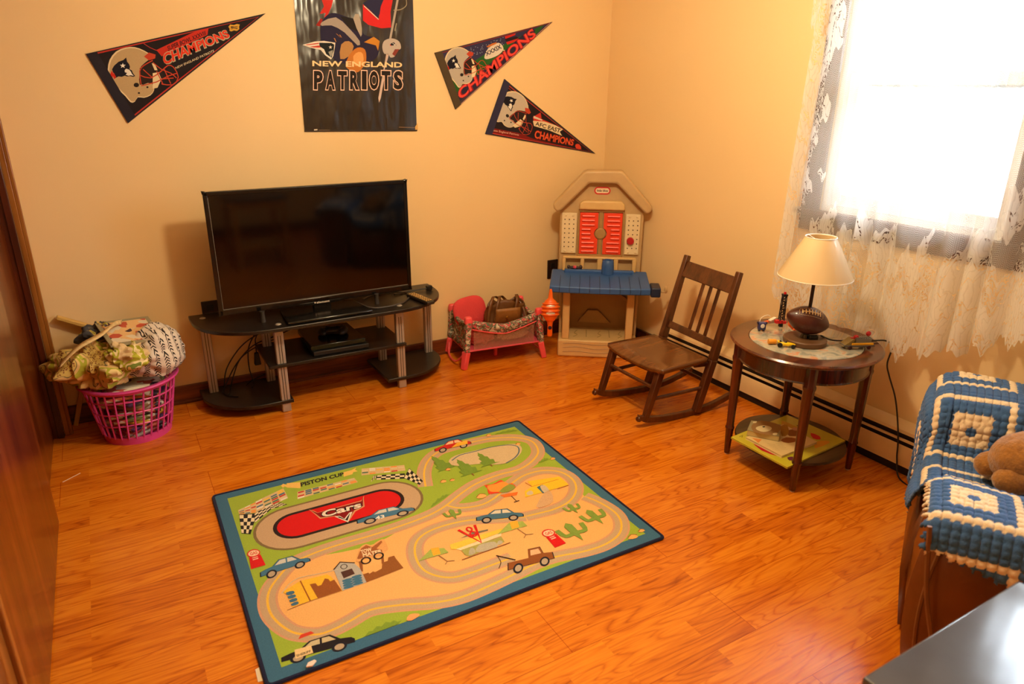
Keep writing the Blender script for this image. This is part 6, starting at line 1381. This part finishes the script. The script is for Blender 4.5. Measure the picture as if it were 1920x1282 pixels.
# local: x along the front from near arm to far arm, +y = front
def pillow(mb, c_, d_, k=.35, n=24, m_=16, M=None):
    def fn(v, t, a): 
        r_ = [abs(v[i])/(d_[i]/2) for i in range(3)]; p_ = 4.2; s_ = (sum(x**p_ for x in r_))**(-1/p_) if sum(r_) > 0 else 1; return v*s_
    mb.ell(c_, (d_[0]/2, d_[1]/2, d_[2]/2), n, m_, fn=fn, M=M)
q = MB(); q.box((WA/2, -.35, .16), (WA-.10, .62, .24)); q.build('frame', M_arm, T, bevel=.03, seg=4)
q = MB(); pillow(q, (WA/2, -.32, .335), (WA-.50, .66, .17), n=36, m_=20); q.build('seat_cushion', M_arm, T, smooth=60)
for x_ in (.135, WA-.135):
    q = MB()
    def armf(u, v, x_=x_):
        # closed loop profile around the arm (x,z), swept front to back
        a = 2*pi*u; y = .02-.72*v; bul = 1+.03*sin(pi*min(1, v*3)); ex = .130*bul; 
        cx = cos(a); sx = sin(a); p_ = 5.0; r_ = (abs(cx)**p_+abs(sx)**p_)**(-1/p_)
        X = ex*cx*r_; Z = .30+(.27 if x_ > .3 else .205)*sx*r_*(1 if sx > 0 else (1.03 if x_ > .3 else 1.36))
        endk = max(.0, 1-((abs(v-.5)*2)**14)); X *= .70+.30*endk; Z = .30+(Z-.30)*(.86+.14*endk)
        return (x_+X, y+.035*sin(pi*max(0, min(1, (Z-.0)/.58))), max(.01, Z))
    q.grid(armf, 40, 30); 
    o = q.build('arm', M_arm, T, smooth=60)
    q = MB(); q.add([armf(i/40, 0) for i in range(40)], [tuple(range(40))]); q.build('arm_end', M_arm, T); q = MB(); q.add([armf(i/40, 1) for i in range(40)], [tuple(range(40))]); q.build('arm_end', M_arm, T)
    q = MB(); q.tube([armf(i/40, .045) for i in range(41)], .005, 6, cap=False); q.build('welt', mat('tan_welt', (110, 68, 34), .5), o)
q = MB(); pillow(q, (WA/2, -.60, .62), (WA-.10, .18, .66), n=36, m_=24, M=rotm('X', 8)); q.build('backrest', M_arm, T, smooth=60)
q = MB(); q.add([(.27, .030, .02), (.27, .055, .20), (.27, .035, .40), (WA-.27, .035, .40), (WA-.27, .055, .20), (WA-.27, .03, .02)], [(0, 1, 4, 5), (1, 2, 3, 4)]); q.build('front_skirt', M_arm, T, solid=.03)
# loose cover folds on the near side
q = MB()
for pts in ([(-.012, .045, .52), (-.020, .02, .35), (-.018, -.02, .20), (-.012, -.06, .03)], [(-.014, -.16, .50), (-.022, -.13, .34), (-.018, -.17, .22), (-.012, -.25, .05)]):
    q.tube(smoothpts(pts, 6), .006, 6)
q.build('side_seam', mat('tan_welt', (110, 68, 34), .5), T)

# ================================================================== CROCHET BLANKET
B = thing('crochet_blanket', N0, ANG, 'blue and cream crocheted granny square blanket draped over brown armchair', 'blanket')
def cover_z(x):     # height of the upholstery across the chair
    def bump(c, w, h): 
        t = abs(x-c)/w; return h*max(0, 1-t**4)**.5 if t < 1 else 0
    base = .435; return base
prof = [(-.016, .26), (-.014, .36), (-.005, .46), (.02, .518), (.07, .530), (.15, .530), (.22, .522), (.27, .500), (.295, .475), (.32, .455), (.40, .445), (.50, .442), (.555, .458), (.582, .50), (.594, .555), (.635, .600), (.76, .612), (.83, .605), (.865, .575), (.885, .51), (.89, .42), (.892, .30)]
PP = smoothpts([(x, 0, z) for x, z in prof], 8); cum = [0]
for i in range(1, len(PP)): cum.append(cum[-1]+(PP[i]-PP[i-1]).length)
def prof_at(s):
    import bisect
    s = max(0, min(cum[-1]-1e-6, s)); i = bisect.bisect_right(cum, s)-1; t = (s-cum[i])/(cum[i+1]-cum[i]); return PP[i].lerp(PP[i+1], t)
S0, S1 = .02, cum[-1]; SQ = .27; RW = .0178
def pos(s, t):      # t>0 towards the back, t<0 hangs over the front
    p = prof_at(s); x, zt = p.x, p.z
    yf = .055
    near = x < .30
    if t >= -.0: y = yf-.04-t; z = zt+.006*sin(9*x+11*t)
    else:
        h = -t; R_ = .04
        if h < R_*pi/2: a = h/R_; y = yf-.04+R_*sin(a); z = zt-R_*(1-cos(a))
        else: y = yf+.006*sin(20*x)+.02*sin(pi*min(1, h/.3)); z = zt-R_-(h-R_*pi/2)
    return Vector((x, y, z))
def fringe(s):      # lowest t of the front edge
    x = prof_at(s).x
    k = max(0, min(1, (x-.55)/.10)); j = max(0, min(1, (x-.22)/.10))
    return (-.045*(1-j)-.11*j)*(1-k)-.29*k
nS, nT = 330, 300
vs_, cols_ = [], []; T0, T1 = -.37, .54
CR = lin((226, 204, 172)); BL = lin((64, 98, 150)); DB = lin((40, 56, 88))
idx = {}
def pat(s, t):
    a = ((s/SQ+.12) % 1-.5)*SQ; b = ((t/SQ+.30) % 1-.5)*SQ
    m_ = max(abs(a), abs(b)); other = a if abs(b) > abs(a) else b
    sh = .0065*abs(sin(pi*other/.020)) ; r_ = (m_+sh)/RW; k = int(r_)
    seq = [0, 1, 1, 0, 0, 1, 0, 0]
    c_ = seq[min(k, 7)]
    # puff relief
    fr_ = r_-k; cl = abs(sin(pi*other/.020))**.6; hgt = sqrt(max(0, 1-(2*fr_-1)**2))*(.15+.85*cl)
    return c_, hgt, k
eS = (S1-S0)/nS; eT = (T1-T0)/nT
P_ = [[None]*(nS+1) for _ in range(nT+1)]; 
for j in range(nT+1):
    for i in range(nS+1): P_[j][i] = pos(S0+i*eS, T0+j*eT)
keep = lambda s, t: t >= fringe(s)+.014*abs(sin(pi*s/.024)) and s > S0+max(0, .17-.28*max(t, 0))+.014*abs(sin(pi*t/.024))
for j in range(nT+1):
    for i in range(nS+1):
        s, t = S0+i*eS, T0+j*eT
        dS = P_[j][min(i+1, nS)]-P_[j][max(i-1, 0)]; dT = P_[min(j+1, nT)][i]-P_[max(j-1, 0)][i]; n_ = dS.cross(dT); n_.normalize()
        if n_.z < 0 and t > 0: n_ = -n_
        if t <= 0 and n_.y < 0: n_ = -n_
        c_, h_, k = pat(s, t); vs_.append(P_[j][i]+n_*(.004+.0075*h_+.0016*noise.noise(Vector((s*260, t*260, 0))))); cl = CR if c_ else BL
        d_ = .62+.38*min(1, h_*1.3) if h_ < .25 else 1.0      # painted shade for the gaps between stitches, never applied
        cols_.append(tuple(x for x in cl)+(1,))
fs_ = [(j*(nS+1)+i, j*(nS+1)+i+1, (j+1)*(nS+1)+i+1, (j+1)*(nS+1)+i) for j in range(nT) for i in range(nS) if keep(S0+(i+.5)*eS, T0+(j+.5)*eT)]
me = bpy.data.meshes.new('crocheted_cloth'); me.from_pydata([tuple(v) for v in vs_], [], fs_)
ca = me.color_attributes.new('yarn', 'FLOAT_COLOR', 'POINT'); ca.data.foreach_set('color', [x for c_ in cols_ for x in c_])
m = bpy.data.materials.new('wool_yarn'); m.use_nodes = True; nt = m.node_tree; b = nt.nodes['Principled BSDF']; b.inputs['Roughness'].default_value = .95; b.inputs['Sheen Weight'].default_value = .15; b.inputs['Specular IOR Level'].default_value = .1
a_ = N(nt, 'ShaderNodeAttribute'); a_.attribute_name = 'yarn'; nt.links.new(a_.outputs['Color'], b.inputs['Base Color'])
tc = N(nt, 'ShaderNodeTexCoord'); n_ = N(nt, 'ShaderNodeTexNoise'); n_.inputs['Scale'].default_value = 420; n_.inputs['Detail'].default_value = 3; nt.links.new(tc.outputs['Object'], n_.inputs['Vector']); bn = N(nt, 'ShaderNodeBump'); bn.inputs['Strength'].default_value = .6; bn.inputs['Distance'].default_value = .003; nt.links.new(n_.outputs['Fac'], bn.inputs['Height']); nt.links.new(bn.outputs[0], b.inputs['Normal'])
me.materials.append(m); bm = bmesh.new(); bm.from_mesh(me); loose = [v for v in bm.verts if not v.link_faces]; bmesh.ops.delete(bm, geom=loose, context='VERTS'); bm.to_mesh(me); bm.free()
me.polygons.foreach_set('use_smooth', [True]*len(me.polygons)); o = bpy.data.objects.new('crocheted_cloth', me); COL.objects.link(o); o.parent = B
k = o.modifiers.new('s', 'SOLIDIFY'); k.thickness = .006; k.offset = -1
# part of the blanket spread over the backrest
vs_, cols_ = [], []; n1, n2 = 240, 190
def bk(u, v): return Vector((.10+(WA-.20)*u, -.455-.10*v-.02*sin(pi*v), .50+.47*v))
for j in range(n2+1):
    for i in range(n1+1):
        u, v = i/n1, j/n2; c_, h_, k = pat((WA-.20)*u+.05, .48*v+.02); p = bk(u, v); vs_.append((p.x, p.y+.004+.0075*h_, p.z)); cols_.append(tuple(CR if c_ else BL)+(1,))
me = bpy.data.meshes.new('back_panel'); me.from_pydata(vs_, [], [(j*(n1+1)+i, j*(n1+1)+i+1, (j+1)*(n1+1)+i+1, (j+1)*(n1+1)+i) for j in range(n2) for i in range(n1)])
ca = me.color_attributes.new('yarn', 'FLOAT_COLOR', 'POINT'); ca.data.foreach_set('color', [x for c_ in cols_ for x in c_]); me.materials.append(m); me.polygons.foreach_set('use_smooth', [True]*len(me.polygons))
o = bpy.data.objects.new('back_panel', me); COL.objects.link(o); o.parent = B
# teddy bear lying on the blanket
def loc(x, y, z): 
    c, s = cos(ANG), sin(ANG); return (N0.x+x*c-y*s, N0.y+x*s+y*c, z)
tbp = bp(1925, 905, 2, .47)
tb = thing('teddy_bear', (tbp.x, tbp.y, .452), radians(-120), 'golden brown plush teddy bear lying on the blanket at right edge', 'teddy bear')
M_fur = mat('golden_plush', (150, 98, 34), .95, bump=1.0, bscale=160, vary=.3, vscale=90, sheen=.4)
def furry(mb, c_, r_, M=None): mb.ell(c_, r_, 40, 28, M=M, fn=lambda v, t, a: v*(1+.035*noise.noise(v*90)+.05*noise.noise(v*30)))
q = MB(); furry(q, (0, 0, .085), (.085, .11, .08)); q.build('body', M_fur, tb, smooth=60)
q = MB(); furry(q, (.0, .135, .10), (.068, .062, .066)); hd = q.build('head', M_fur, tb, smooth=60)
for s_ in (-1, 1):
    q = MB(); furry(q, (s_*.052, .15, .155), (.024, .014, .026)); q.build('ear', M_fur, hd)
    q = MB(); furry(q, (s_*.075, .05, .07), (.032, .05, .032), M=rotm('Z', s_*20)); q.build('arm', M_fur, tb)
    q = MB(); furry(q, (s_*.045, -.075, .05), (.036, .05, .036), M=rotm('Z', -s_*14)); q.build('leg', M_fur, tb)
    q = MB(); q.ell((s_*.022, .192, .115), (.006, .006, .006)); q.build('eye', M_blk, hd)
q = MB(); furry(q, (0, .190, .090), (.028, .022, .022)); mz = q.build('muzzle', M_fur, hd); q = MB(); q.ell((0, .212, .097), (.008, .006, .006)); q.build('nose', M_blk, mz)

# ================================================================== GLOSSY END TABLE (near right)
E_ = thing('end_table', (-1.55, -3.30, 0), 0, 'glossy grey topped end table reflecting the window, nearest the camera', 'table')
zt = .60; x0, x1, y0, y1 = -.225, .250, -.25, .222
M_top = mat('grey_lacquer', (74, 75, 82), .10, spec=.55); M_gold = wood('honey_oak', (150, 90, 30), (196, 130, 50), (222, 160, 74), axis=2, scale=.8, rough=.35)
q = MB(); q.box(((x0+x1)/2, (y0+y1)/2, zt-.012), (x1-x0, y1-y0, .024)); q.build('top', M_top, E_, bevel=.004, seg=3)
q = MB(); 
for c_, d_ in ((((x0+x1)/2, y1-.035, zt-.055), (x1-x0-.07, .018, .062)), (((x0+x1)/2, y0+.035, zt-.055), (x1-x0-.07, .018, .062)), ((x0+.035, (y0+y1)/2, zt-.055), (.018, y1-y0-.07, .062)), ((x1-.035, (y0+y1)/2, zt-.055), (.018, y1-y0-.07, .062))): q.box(c_, d_)
q.build('apron', M_gold, E_, bevel=.002)
for x_ in (x0+.035, x1-.035):
    for y_ in (y0+.035, y1-.035): q = MB(); q.box((x_, y_, (zt-.024)/2), (.038, .038, zt-.024), taper=1.0); q.build('leg', M_gold, E_, bevel=.003)
q = MB(); q.box(((x0+x1)/2, (y0+y1)/2, .18), (x1-x0-.08, y1-y0-.08, .016)); q.build('shelf', M_gold, E_, bevel=.002)
